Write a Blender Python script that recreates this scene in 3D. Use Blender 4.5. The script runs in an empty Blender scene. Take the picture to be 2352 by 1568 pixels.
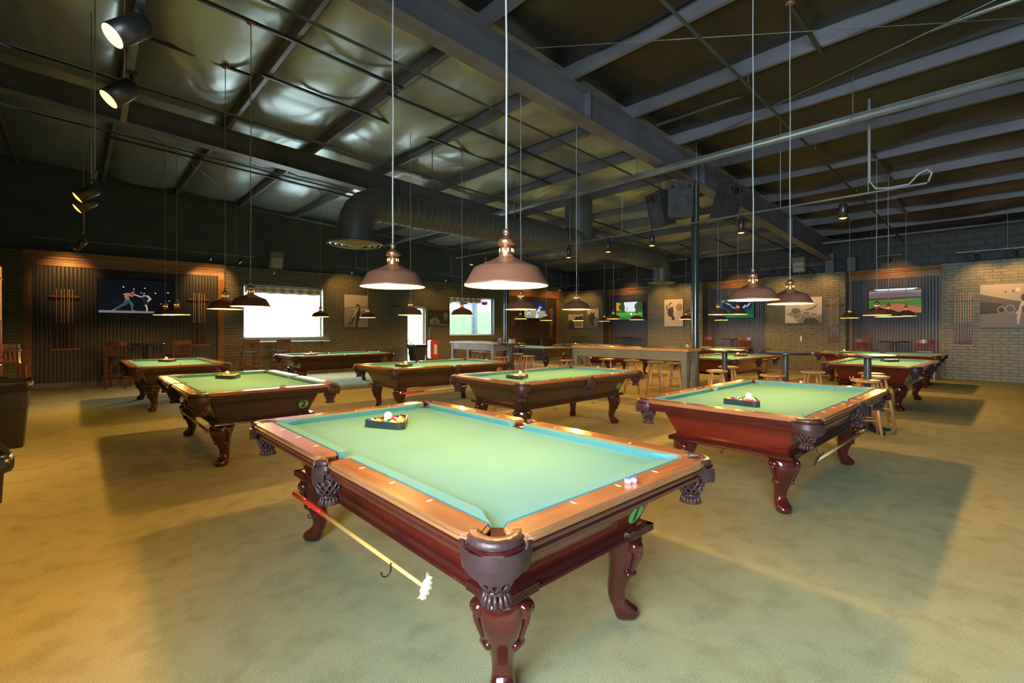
import bpy, bmesh, math, random
from mathutils import Matrix, Vector
random.seed(7)
PI = math.pi
S = bpy.context.scene
C = S.collection

# ---------------------------------------------------------------- camera, world, exposure
cam_d = bpy.data.cameras.new('camera')
cam = bpy.data.objects.new('camera', cam_d); C.objects.link(cam)
cam.location = (0, 0, 1.434)
cam.rotation_euler = (PI/2, 0, math.radians(47.3-90))
cam_d.sensor_width = 36.0
cam_d.lens = 1092/2352*36
cam_d.shift_y = -29/2352
cam_d.clip_start = 0.05
S.camera = cam
S.view_settings.view_transform = 'Standard'
S.view_settings.look = 'None'
S.view_settings.gamma = 1
S.view_settings.use_curve_mapping = False
S.view_settings.exposure = 0.0
S.cycles.use_denoising = True
S.cycles.max_bounces = 7
S.cycles.diffuse_bounces = 4
S.cycles.glossy_bounces = 4
S.cycles.sample_clamp_indirect = 6
S.cycles.caustics_reflective = False
S.cycles.caustics_refractive = False

SKY = 42.0
w = bpy.data.worlds.new('world'); S.world = w; w.use_nodes = True
wn = w.node_tree
bg = wn.nodes['Background']
bg.inputs[0].default_value = (0.80, 0.92, 1.0, 1)
bg.inputs[1].default_value = SKY

WARM = (1.0, 0.49, 0.11)
LAMP_W = 112.0
TRACK_W = 200.0

def portal(x, y, z, sx, sz, rot):
    l = bpy.data.lights.new('daylight_portal', 'AREA'); l.shape = 'RECTANGLE'
    l.size = sx; l.size_y = sz; l.cycles.is_portal = True
    o = bpy.data.objects.new('daylight_portal', l); C.objects.link(o)
    o.location = (x, y, z); o.rotation_euler = rot
    return o
# far windows, door (normals into the room = -Y), left windows (+X)
portal(4.96, 16.28, 1.97, 2.36, 1.62, (-PI/2, 0, 0))
portal(12.5, 16.28, 1.97, 2.4, 1.62, (-PI/2, 0, 0))
portal(9.75, 16.28, 1.15, 0.8, 2.3, (-PI/2, 0, 0))
portal(-1.63, -1.0, 1.9, 2.2, 4.6, (0, -PI/2, 0))

# ---------------------------------------------------------------- helpers
def setp(o, label=None, cat=None, group=None, kind=None):
    if label: o['label'] = label
    if cat: o['category'] = cat
    if group: o['group'] = group
    if kind: o['kind'] = kind
    return o

def empty(name, loc=(0,0,0), rz=0.0, label=None, cat=None, group=None):
    o = bpy.data.objects.new(name, None); C.objects.link(o)
    o.location = loc; o.rotation_euler = (0, 0, rz); o.empty_display_size = 0.1
    return setp(o, label, cat, group)

def kids(o):
    return list(o.children)

def copy_tree(o, parent=None):
    c = o.copy(); C.objects.link(c)
    if parent is not None: c.parent = parent
    for ch in kids(o):
        copy_tree(ch, c)
    return c

class MB:
    def __init__(s, xf=None):
        s.v = []; s.f = []; s.m = []; s.sm = []; s.xf = xf or Matrix.Identity(4)
    def add(s, vs, fs, mat=0, smooth=False, xf=None):
        X = s.xf @ xf if xf is not None else s.xf
        b = len(s.v)
        s.v += [tuple(X @ Vector(p)) for p in vs]
        for f in fs:
            s.f.append([i+b for i in f]); s.m.append(mat); s.sm.append(smooth)
        return s
    def box(s, x0, x1, y0, y1, z0, z1, mat=0, xf=None):
        v = [(x0,y0,z0),(x1,y0,z0),(x1,y1,z0),(x0,y1,z0),(x0,y0,z1),(x1,y0,z1),(x1,y1,z1),(x0,y1,z1)]
        return s.add(v, [(0,3,2,1),(4,5,6,7),(0,1,5,4),(1,2,6,5),(2,3,7,6),(3,0,4,7)], mat, False, xf)
    def prism(s, bot, top, z0, z1, mat=0, smooth=False, xf=None):
        n = len(bot)
        v = [(p[0],p[1],z0) for p in bot] + [(p[0],p[1],z1) for p in top]
        f = [list(range(n))[::-1], list(range(n,2*n))] + [(i,(i+1)%n,n+(i+1)%n,n+i) for i in range(n)]
        return s.add(v, f, mat, smooth, xf)
    def loft(s, rings, mat=0, smooth=True, cap=True, closed=True, xf=None):
        n = len(rings[0]); v = [p for r in rings for p in r]; f = []
        for k in range(len(rings)-1):
            for i in range(n if closed else n-1):
                j = (i+1) % n
                f.append((k*n+i, k*n+j, (k+1)*n+j, (k+1)*n+i))
        if cap:
            f.append(list(range(n))[::-1]); f.append([(len(rings)-1)*n+i for i in range(n)])
        return s.add(v, f, mat, smooth, xf)
    def lathe(s, prof, n=24, mat=0, smooth=True, cap=False, xf=None):
        rings = [[(r*math.cos(2*PI*i/n), r*math.sin(2*PI*i/n), z) for i in range(n)] for r, z in prof]
        return s.loft(rings, mat, smooth, cap, True, xf)
    def tube(s, pts, r, n=8, mat=0, smooth=True, xf=None):
        pts = [Vector(p) for p in pts]
        rs = r if isinstance(r, (list, tuple)) else [r]*len(pts)
        rings = []; up = None
        for i, p in enumerate(pts):
            d = (pts[min(i+1,len(pts)-1)] - pts[max(i-1,0)]).normalized()
            if up is None:
                up = Vector((0,0,1)) if abs(d.z) < .9 else Vector((1,0,0))
            a = d.cross(up)
            if a.length < 1e-4: a = d.cross(Vector((0,1,0)))
            a.normalize(); b = a.cross(d).normalized(); up = b
            rings.append([tuple(p + (a*math.cos(2*PI*k/n) + b*math.sin(2*PI*k/n))*rs[i]) for k in range(n)])
        return s.loft(rings, mat, smooth, True, True, xf)
    def sphere(s, c, r, n=16, m=10, mat=0, xf=None):
        sc = r if isinstance(r, (list, tuple)) else (r, r, r)
        rings = []
        for j in range(m+1):
            t = PI*j/m; t = min(max(t, .02), PI-.02)
            rings.append([(c[0]+sc[0]*math.sin(t)*math.cos(2*PI*i/n), c[1]+sc[1]*math.sin(t)*math.sin(2*PI*i/n), c[2]-sc[2]*math.cos(t)) for i in range(n)])
        return s.loft(rings, mat, True, True, True, xf)
    def poly(s, pts, mat=0, xf=None):
        return s.add(pts, [list(range(len(pts)))], mat, False, xf)
    def build(s, name, mats, parent=None, bevel=0, seg=2, flip=False):
        me = bpy.data.meshes.new(name)
        me.from_pydata(s.v, [], s.f)
        if not isinstance(mats, (list, tuple)): mats = [mats]
        for m in mats: me.materials.append(m)
        me.polygons.foreach_set('material_index', s.m)
        me.polygons.foreach_set('use_smooth', s.sm)
        bm = bmesh.new(); bm.from_mesh(me)
        bmesh.ops.recalc_face_normals(bm, faces=bm.faces)
        if bevel:
            es = [e for e in bm.edges if len(e.link_faces) == 2 and e.calc_face_angle(0) > .5]
            bmesh.ops.bevel(bm, geom=es, offset=bevel, segments=seg, affect='EDGES', clamp_overlap=True)
        bm.to_mesh(me); bm.free(); me.update()
        o = bpy.data.objects.new(name, me); C.objects.link(o)
        if parent is not None: o.parent = parent
        return o

def T(x=0,y=0,z=0, rz=0.0, rx=0.0, ry=0.0):
    return Matrix.Translation((x,y,z)) @ Matrix.Rotation(rz,4,'Z') @ Matrix.Rotation(ry,4,'Y') @ Matrix.Rotation(rx,4,'X')

# ---------------------------------------------------------------- materials
def mat(name, col, rough=.5, metal=0.0, coat=0.0, spec=.5, em=None, es=0.0):
    m = bpy.data.materials.new(name); m.use_nodes = True
    b = m.node_tree.nodes['Principled BSDF']
    b.inputs['Base Color'].default_value = (*col, 1)
    b.inputs['Roughness'].default_value = rough
    b.inputs['Metallic'].default_value = metal
    b.inputs['Coat Weight'].default_value = coat
    b.inputs['Coat Roughness'].default_value = .08
    b.inputs['Specular IOR Level'].default_value = spec
    if em:
        b.inputs['Emission Color'].default_value = (*em, 1); b.inputs['Emission Strength'].default_value = es
    return m
def nodes(m): return m.node_tree.nodes, m.node_tree.links, m.node_tree.nodes['Principled BSDF']
def N(m, t, **k):
    n = m.node_tree.nodes.new(t)
    for a, b in k.items(): setattr(n, a, b)
    return n
def coords(m, kind='Object', scale=(1,1,1)):
    if kind == 'World':
        t = N(m, 'ShaderNodeNewGeometry'); out = t.outputs['Position']
    else:
        t = N(m, 'ShaderNodeTexCoord'); out = t.outputs[kind]
    mp = N(m, 'ShaderNodeMapping'); mp.inputs['Scale'].default_value = scale
    m.node_tree.links.new(out, mp.inputs['Vector'])
    return mp.outputs[0]
def ramp(m, fac, stops):
    r = N(m, 'ShaderNodeValToRGB'); e = r.color_ramp.elements
    while len(e) < len(stops): e.new(.5)
    for i, (p, c) in enumerate(stops):
        e[i].position = p; e[i].color = (*c, 1)
    m.node_tree.links.new(fac, r.inputs[0]); return r.outputs[0]
def noisy(m, c1, c2, scale=(1,1,1), kind='Object', ns=4, det=4, bump=0.0, bs=None, rough=None, lo=.35, hi=.65):
    n_, l, b = nodes(m)
    vec = coords(m, kind, scale)
    t = N(m, 'ShaderNodeTexNoise'); t.inputs['Scale'].default_value = ns; t.inputs['Detail'].default_value = det
    l.new(vec, t.inputs['Vector'])
    l.new(ramp(m, t.outputs['Fac'], [(lo, c1), (hi, c2)]), b.inputs['Base Color'])
    if bump:
        h = t.outputs['Fac']
        if bs:
            t2 = N(m, 'ShaderNodeTexNoise'); t2.inputs['Scale'].default_value = bs; t2.inputs['Detail'].default_value = 3
            l.new(vec, t2.inputs['Vector']); h = t2.outputs['Fac']
        bp = N(m, 'ShaderNodeBump'); bp.inputs['Strength'].default_value = bump; bp.inputs['Distance'].default_value = .01
        l.new(h, bp.inputs['Height']); l.new(bp.outputs[0], b.inputs['Normal'])
    return m

m_carpet = mat('carpet', (.27,.27,.15), .95, spec=.1)
def _carpet(m):
    n_, l, b = nodes(m)
    v = coords(m, 'World')
    big = N(m, 'ShaderNodeTexNoise'); big.inputs['Scale'].default_value = .55; big.inputs['Detail'].default_value = 5
    fine = N(m, 'ShaderNodeTexNoise'); fine.inputs['Scale'].default_value = 170; fine.inputs['Detail'].default_value = 4
    blot = N(m, 'ShaderNodeTexNoise'); blot.inputs['Scale'].default_value = 6; blot.inputs['Detail'].default_value = 6
    for t in (big, fine, blot): l.new(v, t.inputs['Vector'])
    c1 = ramp(m, big.outputs['Fac'], [(.3, (.29,.295,.165)), (.7, (.38,.385,.225))])
    c2 = ramp(m, fine.outputs['Fac'], [(.3, (.62,.62,.62)), (.7, (1.2,1.2,1.2))])
    c3 = ramp(m, blot.outputs['Fac'], [(.32, (.72,.7,.66)), (.52, (1,1,1))])
    a = N(m, 'ShaderNodeMix', data_type='RGBA', blend_type='MULTIPLY'); a.inputs[0].default_value = .8
    l.new(c1, a.inputs[6]); l.new(c2, a.inputs[7])
    a2 = N(m, 'ShaderNodeMix', data_type='RGBA', blend_type='MULTIPLY'); a2.inputs[0].default_value = .6
    l.new(a.outputs[2], a2.inputs[6]); l.new(c3, a2.inputs[7]); l.new(a2.outputs[2], b.inputs['Base Color'])
    bp = N(m, 'ShaderNodeBump'); bp.inputs['Strength'].default_value = .5; bp.inputs['Distance'].default_value = .008
    l.new(fine.outputs['Fac'], bp.inputs['Height']); l.new(bp.outputs[0], b.inputs['Normal'])
_carpet(m_carpet)

def brick(name, ax, c1, c2, mort, bw, bh, ms, rough=.6, bump=.9, v_=.25):
    m = mat(name, c1, rough)
    n_, l, b = nodes(m)
    g = N(m, 'ShaderNodeNewGeometry'); sp = N(m, 'ShaderNodeSeparateXYZ'); l.new(g.outputs['Position'], sp.inputs[0])
    cb = N(m, 'ShaderNodeCombineXYZ'); l.new(sp.outputs[ax], cb.inputs[0]); l.new(sp.outputs[2], cb.inputs[1])
    t = N(m, 'ShaderNodeTexBrick'); l.new(cb.outputs[0], t.inputs['Vector'])
    t.inputs['Scale'].default_value = 1; t.inputs['Brick Width'].default_value = bw; t.inputs['Row Height'].default_value = bh
    t.inputs['Mortar Size'].default_value = ms; t.inputs['Mortar Smooth'].default_value = .3
    t.inputs['Color1'].default_value = (*c1,1); t.inputs['Color2'].default_value = (*c2,1); t.inputs['Mortar'].default_value = (*mort,1)
    ns = N(m, 'ShaderNodeTexNoise'); ns.inputs['Scale'].default_value = 9; ns.inputs['Detail'].default_value = 6
    l.new(g.outputs['Position'], ns.inputs['Vector'])
    mx = N(m, 'ShaderNodeMix', data_type='RGBA', blend_type='MULTIPLY'); mx.inputs[0].default_value = .7
    l.new(t.outputs['Color'], mx.inputs[6]); l.new(ramp(m, ns.outputs['Fac'], [(.3,(.7,.7,.7)),(.7,(1.15,1.15,1.15))]), mx.inputs[7])
    l.new(mx.outputs[2], b.inputs['Base Color'])
    inv = N(m, 'ShaderNodeMath', operation='MULTIPLY_ADD'); inv.inputs[1].default_value = -1; inv.inputs[2].default_value = 1
    l.new(t.outputs['Fac'], inv.inputs[0])
    ad = N(m, 'ShaderNodeMath', operation='MULTIPLY_ADD'); ad.inputs[1].default_value = v_; l.new(ns.outputs['Fac'], ad.inputs[0]); l.new(inv.outputs[0], ad.inputs[2])
    bp = N(m, 'ShaderNodeBump'); bp.inputs['Strength'].default_value = bump; bp.inputs['Distance'].default_value = .01
    l.new(ad.outputs[0], bp.inputs['Height']); l.new(bp.outputs[0], b.inputs['Normal'])
    return m
OL1, OL2, OLM = (.165,.165,.105), (.135,.137,.088), (.09,.09,.058)
m_brick_x = brick('painted_brick_far', 0, OL1, OL2, OLM, .32, .085, .012, .45)
m_brick_y = brick('painted_brick_side', 1, OL1, OL2, OLM, .32, .085, .012, .45)
m_block_y = brick('dark_block', 1, (.038,.04,.046), (.046,.048,.055), (.02,.02,.024), .4, .2, .01, .6)
m_upper = noisy(mat('dark_wall_paint', (.045,.06,.075), .7), (.05,.075,.10), (.065,.095,.12), ns=2, kind='World')

def stripes(name, ax, c, period, rough=.4, dark=.35):
    m = mat(name, c, rough)
    n_, l, b = nodes(m)
    g = N(m, 'ShaderNodeNewGeometry'); sp = N(m, 'ShaderNodeSeparateXYZ'); l.new(g.outputs['Position'], sp.inputs[0])
    a = N(m, 'ShaderNodeMath', operation='MULTIPLY'); a.inputs[1].default_value = 1/period; l.new(sp.outputs[ax], a.inputs[0])
    fr = N(m, 'ShaderNodeMath', operation='PINGPONG'); fr.inputs[1].default_value = .5; l.new(a.outputs[0], fr.inputs[0])
    l.new(ramp(m, fr.outputs[0], [(.0, tuple(x*dark for x in c)), (.1, tuple(x*dark for x in c)), (.18, c)]), b.inputs['Base Color'])
    r = ramp(m, fr.outputs[0], [(.0,(0,0,0)), (.22,(1,1,1))])
    bp = N(m, 'ShaderNodeBump'); bp.inputs['Strength'].default_value = 1; bp.inputs['Distance'].default_value = .006
    l.new(r, bp.inputs['Height']); l.new(bp.outputs[0], b.inputs['Normal'])
    return m
m_bead_x = stripes('beadboard_far', 0, (.034,.036,.052), .075, .4, .5)
m_bead_y = stripes('beadboard_side', 1, (.075,.08,.115), .075, .35, .5)
m_bead_c = stripes('beadboard_brown', 0, (.05,.03,.018), .082)

m_crown = noisy(mat('stained_cornice', (.25,.12,.05), .35, coat=.2), (.22,.10,.04), (.30,.15,.06), (1,1,6), ns=3)
def wood(name, c1, c2, rough=.3, coat=.5, scale=(2,14,14), ns=2.2):
    return noisy(mat(name, c1, rough, coat=coat), c1, c2, scale, ns=ns, det=6)
m_mahog = wood('red_mahogany', (.105,.010,.006), (.14,.015,.008), .22, .8, (3,3,14), 1.2)
m_mahog_trim = wood('dark_mahogany_trim', (.045,.007,.007), (.06,.010,.009), .2, .8, (3,3,14), 1.2)
m_dark = wood('dark_walnut', (.036,.021,.016), (.046,.027,.020), .28, .5, (3,3,14), 1.2)
m_dark_trim = wood('dark_walnut_trim', (.03,.016,.012), (.045,.022,.015), .2, .7)
m_leg = wood('mahogany_leg', (.040,.0045,.0045), (.065,.007,.006), .15, .9, (3,3,2))
m_legd = wood('dark_leg', (.028,.006,.005), (.045,.010,.007), .16, .9, (3,3,2))
m_rail = wood('amber_rail_wood', (.24,.105,.045), (.33,.155,.07), .25, .7, (1.5,14,14), 1.6)
m_rail_e = wood('amber_rail_wood_end', (.24,.105,.045), (.33,.155,.07), .25, .7, (14,1.5,14), 1.6)
m_oak = wood('stool_oak', (.30,.17,.08), (.42,.25,.12), .35, .3, (6,6,2))
m_top_oak = wood('bar_top_oak', (.36,.20,.07), (.48,.28,.10), .3, .4, (2,10,2))
m_chair = wood('chair_wood', (.075,.018,.012), (.12,.03,.018), .3, .4, (5,5,2))
m_cue_shaft = mat('cue_maple', (.72,.5,.25), .3, coat=.4)
m_cue_butt = mat('cue_butt', (.16,.035,.022), .25, coat=.6)
m_rackwood = wood('rack_wood', (.24,.075,.025), (.34,.12,.045), .3, .4)
m_cloth = mat('green_cloth', (.05,.42,.29), .9, spec=.15)
noisy(m_cloth, (.095,.285,.335), (.105,.305,.355), ns=3, bump=.15, bs=260)
m_leather = noisy(mat('brown_leather', (.045,.02,.022), .38), (.04,.016,.018), (.06,.028,.03), ns=8, bump=.25, bs=60)
m_leather_w = mat('basket_weave_leather', (.05,.022,.026), .35)
def _weave(m):
    n_, l, b = nodes(m)
    t = N(m, 'ShaderNodeTexCoord'); sp = N(m, 'ShaderNodeSeparateXYZ'); l.new(t.outputs['Object'], sp.inputs[0])
    at = N(m, 'ShaderNodeMath', operation='ARCTAN2'); l.new(sp.outputs[1], at.inputs[0]); l.new(sp.outputs[0], at.inputs[1])
    cb = N(m, 'ShaderNodeCombineXYZ')
    a1 = N(m, 'ShaderNodeMath', operation='MULTIPLY'); a1.inputs[1].default_value = .105; l.new(at.outputs[0], a1.inputs[0])
    l.new(sp.outputs[2], cb.inputs[0]); l.new(a1.outputs[0], cb.inputs[1])
    k = N(m, 'ShaderNodeTexBrick'); l.new(cb.outputs[0], k.inputs['Vector']); k.inputs['Scale'].default_value = 1
    k.inputs['Brick Width'].default_value = .0045; k.inputs['Row Height'].default_value = .0075; k.inputs['Mortar Size'].default_value = .0011; k.inputs['Mortar Smooth'].default_value = .6
    bp = N(m, 'ShaderNodeBump'); bp.inputs['Strength'].default_value = 1; bp.inputs['Distance'].default_value = .003; bp.invert = True
    l.new(k.outputs['Fac'], bp.inputs['Height']); l.new(bp.outputs[0], b.inputs['Normal'])
_weave(m_leather_w)
m_ivory = mat('ivory_inlay', (.85,.75,.55), .3)
m_black = mat('black_plastic', (.02,.02,.022), .35)
m_rubber = mat('rack_plastic', (.02,.03,.04), .3)
m_steel = noisy(mat('painted_steel', (.08,.08,.09), .42, spec=.5), (.10,.10,.12), (.15,.15,.18), ns=1.3, kind='World')
m_duct = noisy(mat('duct_metal', (.09,.095,.09), .42, metal=.2), (.075,.085,.08), (.11,.12,.115), ns=1, kind='World')
m_pipe = noisy(mat('dusty_pipe', (.16,.17,.165), .4, metal=.4), (.12,.13,.125), (.2,.21,.2), (1,1,1), ns=2, kind='World')
m_iron = mat('black_iron', (.02,.02,.02), .4, metal=.3)
m_chrome = mat('brushed_chrome', (.5,.5,.5), .25, metal=1)
m_copper = noisy(mat('bronze_shade', (.25,.10,.06), .34, metal=.35), (.23,.09,.055), (.28,.12,.075), ns=3)
m_copper2 = mat('copper_socket', (.52,.27,.17), .3, metal=.9)
m_enamel = mat('glow_tinted_enamel', (.88,.72,.36), .4)  # white enamel with the lamp's yellow glow put into its colour
m_bulb = mat('bulb', (1,.8,.5), .3, em=(1,.66,.28), es=14)
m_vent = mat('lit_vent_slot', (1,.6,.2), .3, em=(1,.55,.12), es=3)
m_cord = mat('lamp_cord', (.32,.33,.34), .5)
m_white2 = mat('white_paint', (.7,.72,.72), .4)
m_grey = noisy(mat('grey_paint', (.11,.13,.12), .4), (.10,.12,.11), (.125,.145,.13), ns=4)
m_blacktop = mat('black_laminate', (.02,.022,.03), .22, coat=.5)
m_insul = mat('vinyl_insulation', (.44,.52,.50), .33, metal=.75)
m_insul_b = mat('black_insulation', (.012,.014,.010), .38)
def _ins(m):
    n_, l, b = nodes(m)
    v = coords(m, 'World', (1,.5,1))
    t = N(m, 'ShaderNodeTexNoise'); t.inputs['Scale'].default_value = 1.1; t.inputs['Detail'].default_value = 2
    t.inputs['Distortion'].default_value = .8
    l.new(v, t.inputs['Vector'])
    bp = N(m, 'ShaderNodeBump'); bp.inputs['Strength'].default_value = .6; bp.inputs['Distance'].default_value = .12
    l.new(t.outputs['Fac'], bp.inputs['Height']); l.new(bp.outputs[0], b.inputs['Normal'])
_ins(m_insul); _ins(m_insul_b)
m_glass2 = None
m_glass = bpy.data.materials.new('window_glass'); m_glass.use_nodes = True
_n = m_glass.node_tree; _n.nodes.clear()
_o = _n.nodes.new('ShaderNodeOutputMaterial'); _t = _n.nodes.new('ShaderNodeBsdfTransparent'); _g = _n.nodes.new('ShaderNodeBsdfGlossy'); _m = _n.nodes.new('ShaderNodeMixShader')
_t.inputs[0].default_value = (.93,.96,.95,1); _g.inputs['Roughness'].default_value = .02; _m.inputs[0].default_value = .06
_n.links.new(_t.outputs[0], _m.inputs[1]); _n.links.new(_g.outputs[0], _m.inputs[2]); _n.links.new(_m.outputs[0], _o.inputs[0])

m_glass2 = m_glass.copy(); m_glass2.name = 'view_dimming_glass'
for _q in m_glass2.node_tree.nodes:
    if _q.type == 'BSDF_TRANSPARENT': _q.inputs[0].default_value = (.37,.39,.40,1)  # tint added to dim the overbright view through the farther window
def plaid(name):
    m = mat(name, (.6,.5,.25), .9)
    n_, l, b = nodes(m)
    g = N(m, 'ShaderNodeNewGeometry'); sp = N(m, 'ShaderNodeSeparateXYZ'); l.new(g.outputs['Position'], sp.inputs[0])
    outs = []
    for ax, p in ((0, .28), (2, .16)):
        a = N(m, 'ShaderNodeMath', operation='MULTIPLY'); a.inputs[1].default_value = 1/p; l.new(sp.outputs[ax], a.inputs[0])
        f = N(m, 'ShaderNodeMath', operation='PINGPONG'); f.inputs[1].default_value = .5; l.new(a.outputs[0], f.inputs[0])
        outs.append(ramp(m, f.outputs[0], [(.0,(.85,.8,.6)), (.16,(.85,.8,.6)), (.2,(.36,.30,.13)), (.4,(.42,.36,.16)), (.44,(.12,.12,.06))]))
    mx = N(m, 'ShaderNodeMix', data_type='RGBA', blend_type='MIX'); mx.inputs[0].default_value = .5
    l.new(outs[0], mx.inputs[6]); l.new(outs[1], mx.inputs[7]); l.new(mx.outputs[2], b.inputs['Base Color'])
    return m
m_plaid = plaid('plaid_fabric')

# ================================================================ THE ROOM
XR, YF, XL, YN = 18.4, 16.0, -1.3, -4.0
def beam_bot(x): return 4.85 - .0615*x
def beam_top(x): return 5.2 - .05*x
def roof(x): return 5.42 - .05*x
def struct(o): o['kind'] = 'structure'; return o

struct(MB().box(-4.2, 19.2, YN-.2, YF+.3, -.2, 0).build('floor', m_carpet))
# far wall: brick, 0.3 thick, with two windows, a door and two beadboard alcoves
wf = MB()
def seg(x0, x1, z0, z1, m=0): wf.box(x0, x1, YF, YF+.3, z0, z1, m)
ZT = 3.3
seg(-4.2, -.88, 0, ZT); seg(3.25, 3.77, 0, ZT); seg(3.77, 6.15, 0, 1.16); seg(3.77, 6.15, 2.78, ZT); seg(6.15, 9.35, 0, ZT)
seg(9.35, 10.15, 2.3, ZT); seg(10.15, 11.3, 0, ZT); seg(11.3, 13.7, 0, 1.16); seg(11.3, 13.7, 2.78, ZT); seg(13.7, 14.35, 0, ZT); seg(17.95, 19.2, 0, ZT)
struct(wf.build('wall_far', m_brick_x))
def alcove_far(x0, x1, bead):
    b = MB().box(x0, x1, YF+.02, YF+.3, 0, ZT-.02)
    o = struct(b.build('wall_panelling', bead))
    return o
alcove_far(-.88, 3.25, m_bead_x)
alcove_far(14.35, 17.95, m_bead_c)
wu = MB()
wu.xf = T()
def slope_wall(mb, x0, x1, y0, y1, z0):
    v = [(x0,y0,z0),(x1,y0,z0),(x1,y1,z0),(x0,y1,z0),(x0,y0,roof(x0)),(x1,y0,roof(x1)),(x1,y1,roof(x1)),(x0,y1,roof(x0))]
    mb.add(v, [(0,3,2,1),(4,5,6,7),(0,1,5,4),(1,2,6,5),(2,3,7,6),(3,0,4,7)])
slope_wall(wu, -4.2, 19.2, YF+.08, YF+.3, ZT)
struct(wu.build('wall_far_upper', m_upper))
wn_ = MB(); slope_wall(wn_, -4.2, 19.2, YN-.2, YN, 0)
struct(wn_.build('wall_near', m_upper))
wl = MB()
for y0, y1, z0, z1 in ((YN, -3.3, 0, ZT), (-3.3, 1.3, 0, .8), (-3.3, 1.3, 3.0, ZT), (1.3, 11.3, 0, ZT)):
    wl.box(XL-.3, XL, y0, y1, z0, z1)
struct(wl.build('wall_left', m_brick_y))
struct(MB().box(XL-.3, -.9, 10.65, 11.3, 0, ZT).build('wall_left_pier', m_brick_y))
struct(MB().box(XL-.3, XL-.05, YN, 11.3, ZT, 5.48).build('wall_left_upper', m_upper))
struct(MB().box(-4.2, -4.0, 11.1, YF, 0, 5.6).box(-4.0, XL-.3, 11.1, 11.3, 0, 5.5).build('wall_left_side', m_upper))
# right wall: block above, beadboard alcoves between brick piers
wr = MB(); wr.box(18.95, 19.2, YN, YF+.1, ZT-.3, roof(19)+.05)
struct(wr.build('wall_right_upper', m_block_y))
PIERS = [(13.6, 16.0), (8.76, 11.23), (3.99, 6.44), (-.75, 1.68), (-4.0, -3.1)]
ALC = [(11.23, 13.6), (6.44, 8.76), (1.68, 3.99), (-3.1, -.75)]
for a, b in PIERS:
    struct(MB().box(XR, 18.95, a, b, 0, ZT).build('wall_right_brick_pier', m_brick_y))
for a, b in ALC:
    struct(MB().box(18.9, 19.0, a, b, 0, ZT-.1).build('wall_right_panelling', m_bead_y))
# cornices and pilasters framing the alcoves (local: x along the wall, -y into the room)
def cornice(x0, x1, y, rz, ox, oy, posts=True, far=False):
    X = T(ox, oy, 0, rz)
    b = MB(X)
    zt = ZT
    prof = [(0,0),(-.05,0),(-.055,.06),(-.075,.07),(-.08,.12),(-.11,.14),(-.13,.19),(-.165,.21),(-.17,.24),(0,.24)]
    z0 = zt-.24
    b.loft([[(x0, y+p[0], z0+p[1]) for p in prof], [(x1, y+p[0], z0+p[1]) for p in prof]], smooth=False)
    b.box(x0, x1, y-.035, y, z0-(.10 if far else .05), z0)
    if posts:
        pw = .15 if far else .085
        for xa in (x0, x1-pw):
            b.box(xa, xa+pw, y-.04, y, 0, z0-.05)
            for k in range(4): b.box(xa+pw*(.12+k*.2), xa+pw*(.22+k*.2), y-.052, y-.035, .2, z0-.2)
            b.box(xa-.005, xa+pw+.005, y-.055, y, z0-.20, z0-.02)
            b.box(xa-.005, xa+pw+.005, y-.055, y, 0, .18)
    return struct(b.build('trim_cornice', m_crown))
cornice(-.88, 3.25, YF+.02, 0, 0, 0, True, True)
cornice(14.35, 17.95, YF+.02, 0, 0, 0, True, True)
for a, b in ALC:
    cornice(0, b-a, 0, -PI/2, 18.9, b)
def basebd(x0, x1, y, rz, ox, oy):
    b = MB(T(ox, oy, 0, rz)); b.box(x0, x1, y-.02, y, 0, .12); return struct(b.build('baseboard_trim', m_steel))
basebd(-.7, 3.1, YF+.02, 0, 0, 0); basebd(14.5, 17.8, YF+.02, 0, 0, 0)
for a, b in ALC[:3]: basebd(.15, b-a-.15, 0, -PI/2, 18.9, b)

# ---- windows and door
def window(n, x0, x1, z0, z1, y, X=None, gl=None):
    X = X or T()
    fr = MB(X); t = .05
    for a in ((x0, x0+t, z0, z1), (x1-t, x1, z0, z1), (x0, x1, z0, z0+t), (x0, x1, z1-t, z1)):
        fr.box(a[0], a[1], y-.03, y+.03, a[2], a[3])
    f = struct(fr.build('window_%d' % n, m_white2))
    g = MB(X).box(x0+t, x1-t, y-.003, y+.003, z0+t, z1-t).build('pane', gl or m_glass); g.parent = f
    s_ = MB(X).box(x0, x1, y-.2, y-.03, z0-.0, z0+.02).build('sill', m_white2); s_.parent = f
    return f
window(1, 3.77, 6.15, 1.16, 2.78, 16.2)
window(2, 11.3, 13.7, 1.16, 2.78, 16.2, None, m_glass2)
LW = T(XL-.2, 0, 0, PI/2)
window(3, -3.3, 1.3, .8, 3.0, 0, LW)
def drink_rail(x0, x1):
    t = empty('drink_rail', ((x0+x1)/2, 15.9, 1.0), 0, 'narrow white drink ledge on the brick wall under the left window', 'shelf')
    L = (x1-x0)/2
    MB().box(-L, L, -.12, .09, .02, .05).build('shelf_board', m_white2, t)
    b = MB()
    for x in (-L+.2, 0, L-.2): b.box(x-.02, x+.02, -.1, .09, -.12, .02)
    b.build('bracket', m_steel, t)
drink_rail(3.8, 6.3)
d_ = MB()
for a in ((9.35, 9.42, 0, 2.3), (10.08, 10.15, 0, 2.3), (9.42, 10.08, 2.22, 2.3)):
    d_.box(a[0], a[1], 16.1, 16.25, a[2], a[3])
door = struct(d_.build('door_1', m_white2))
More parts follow.
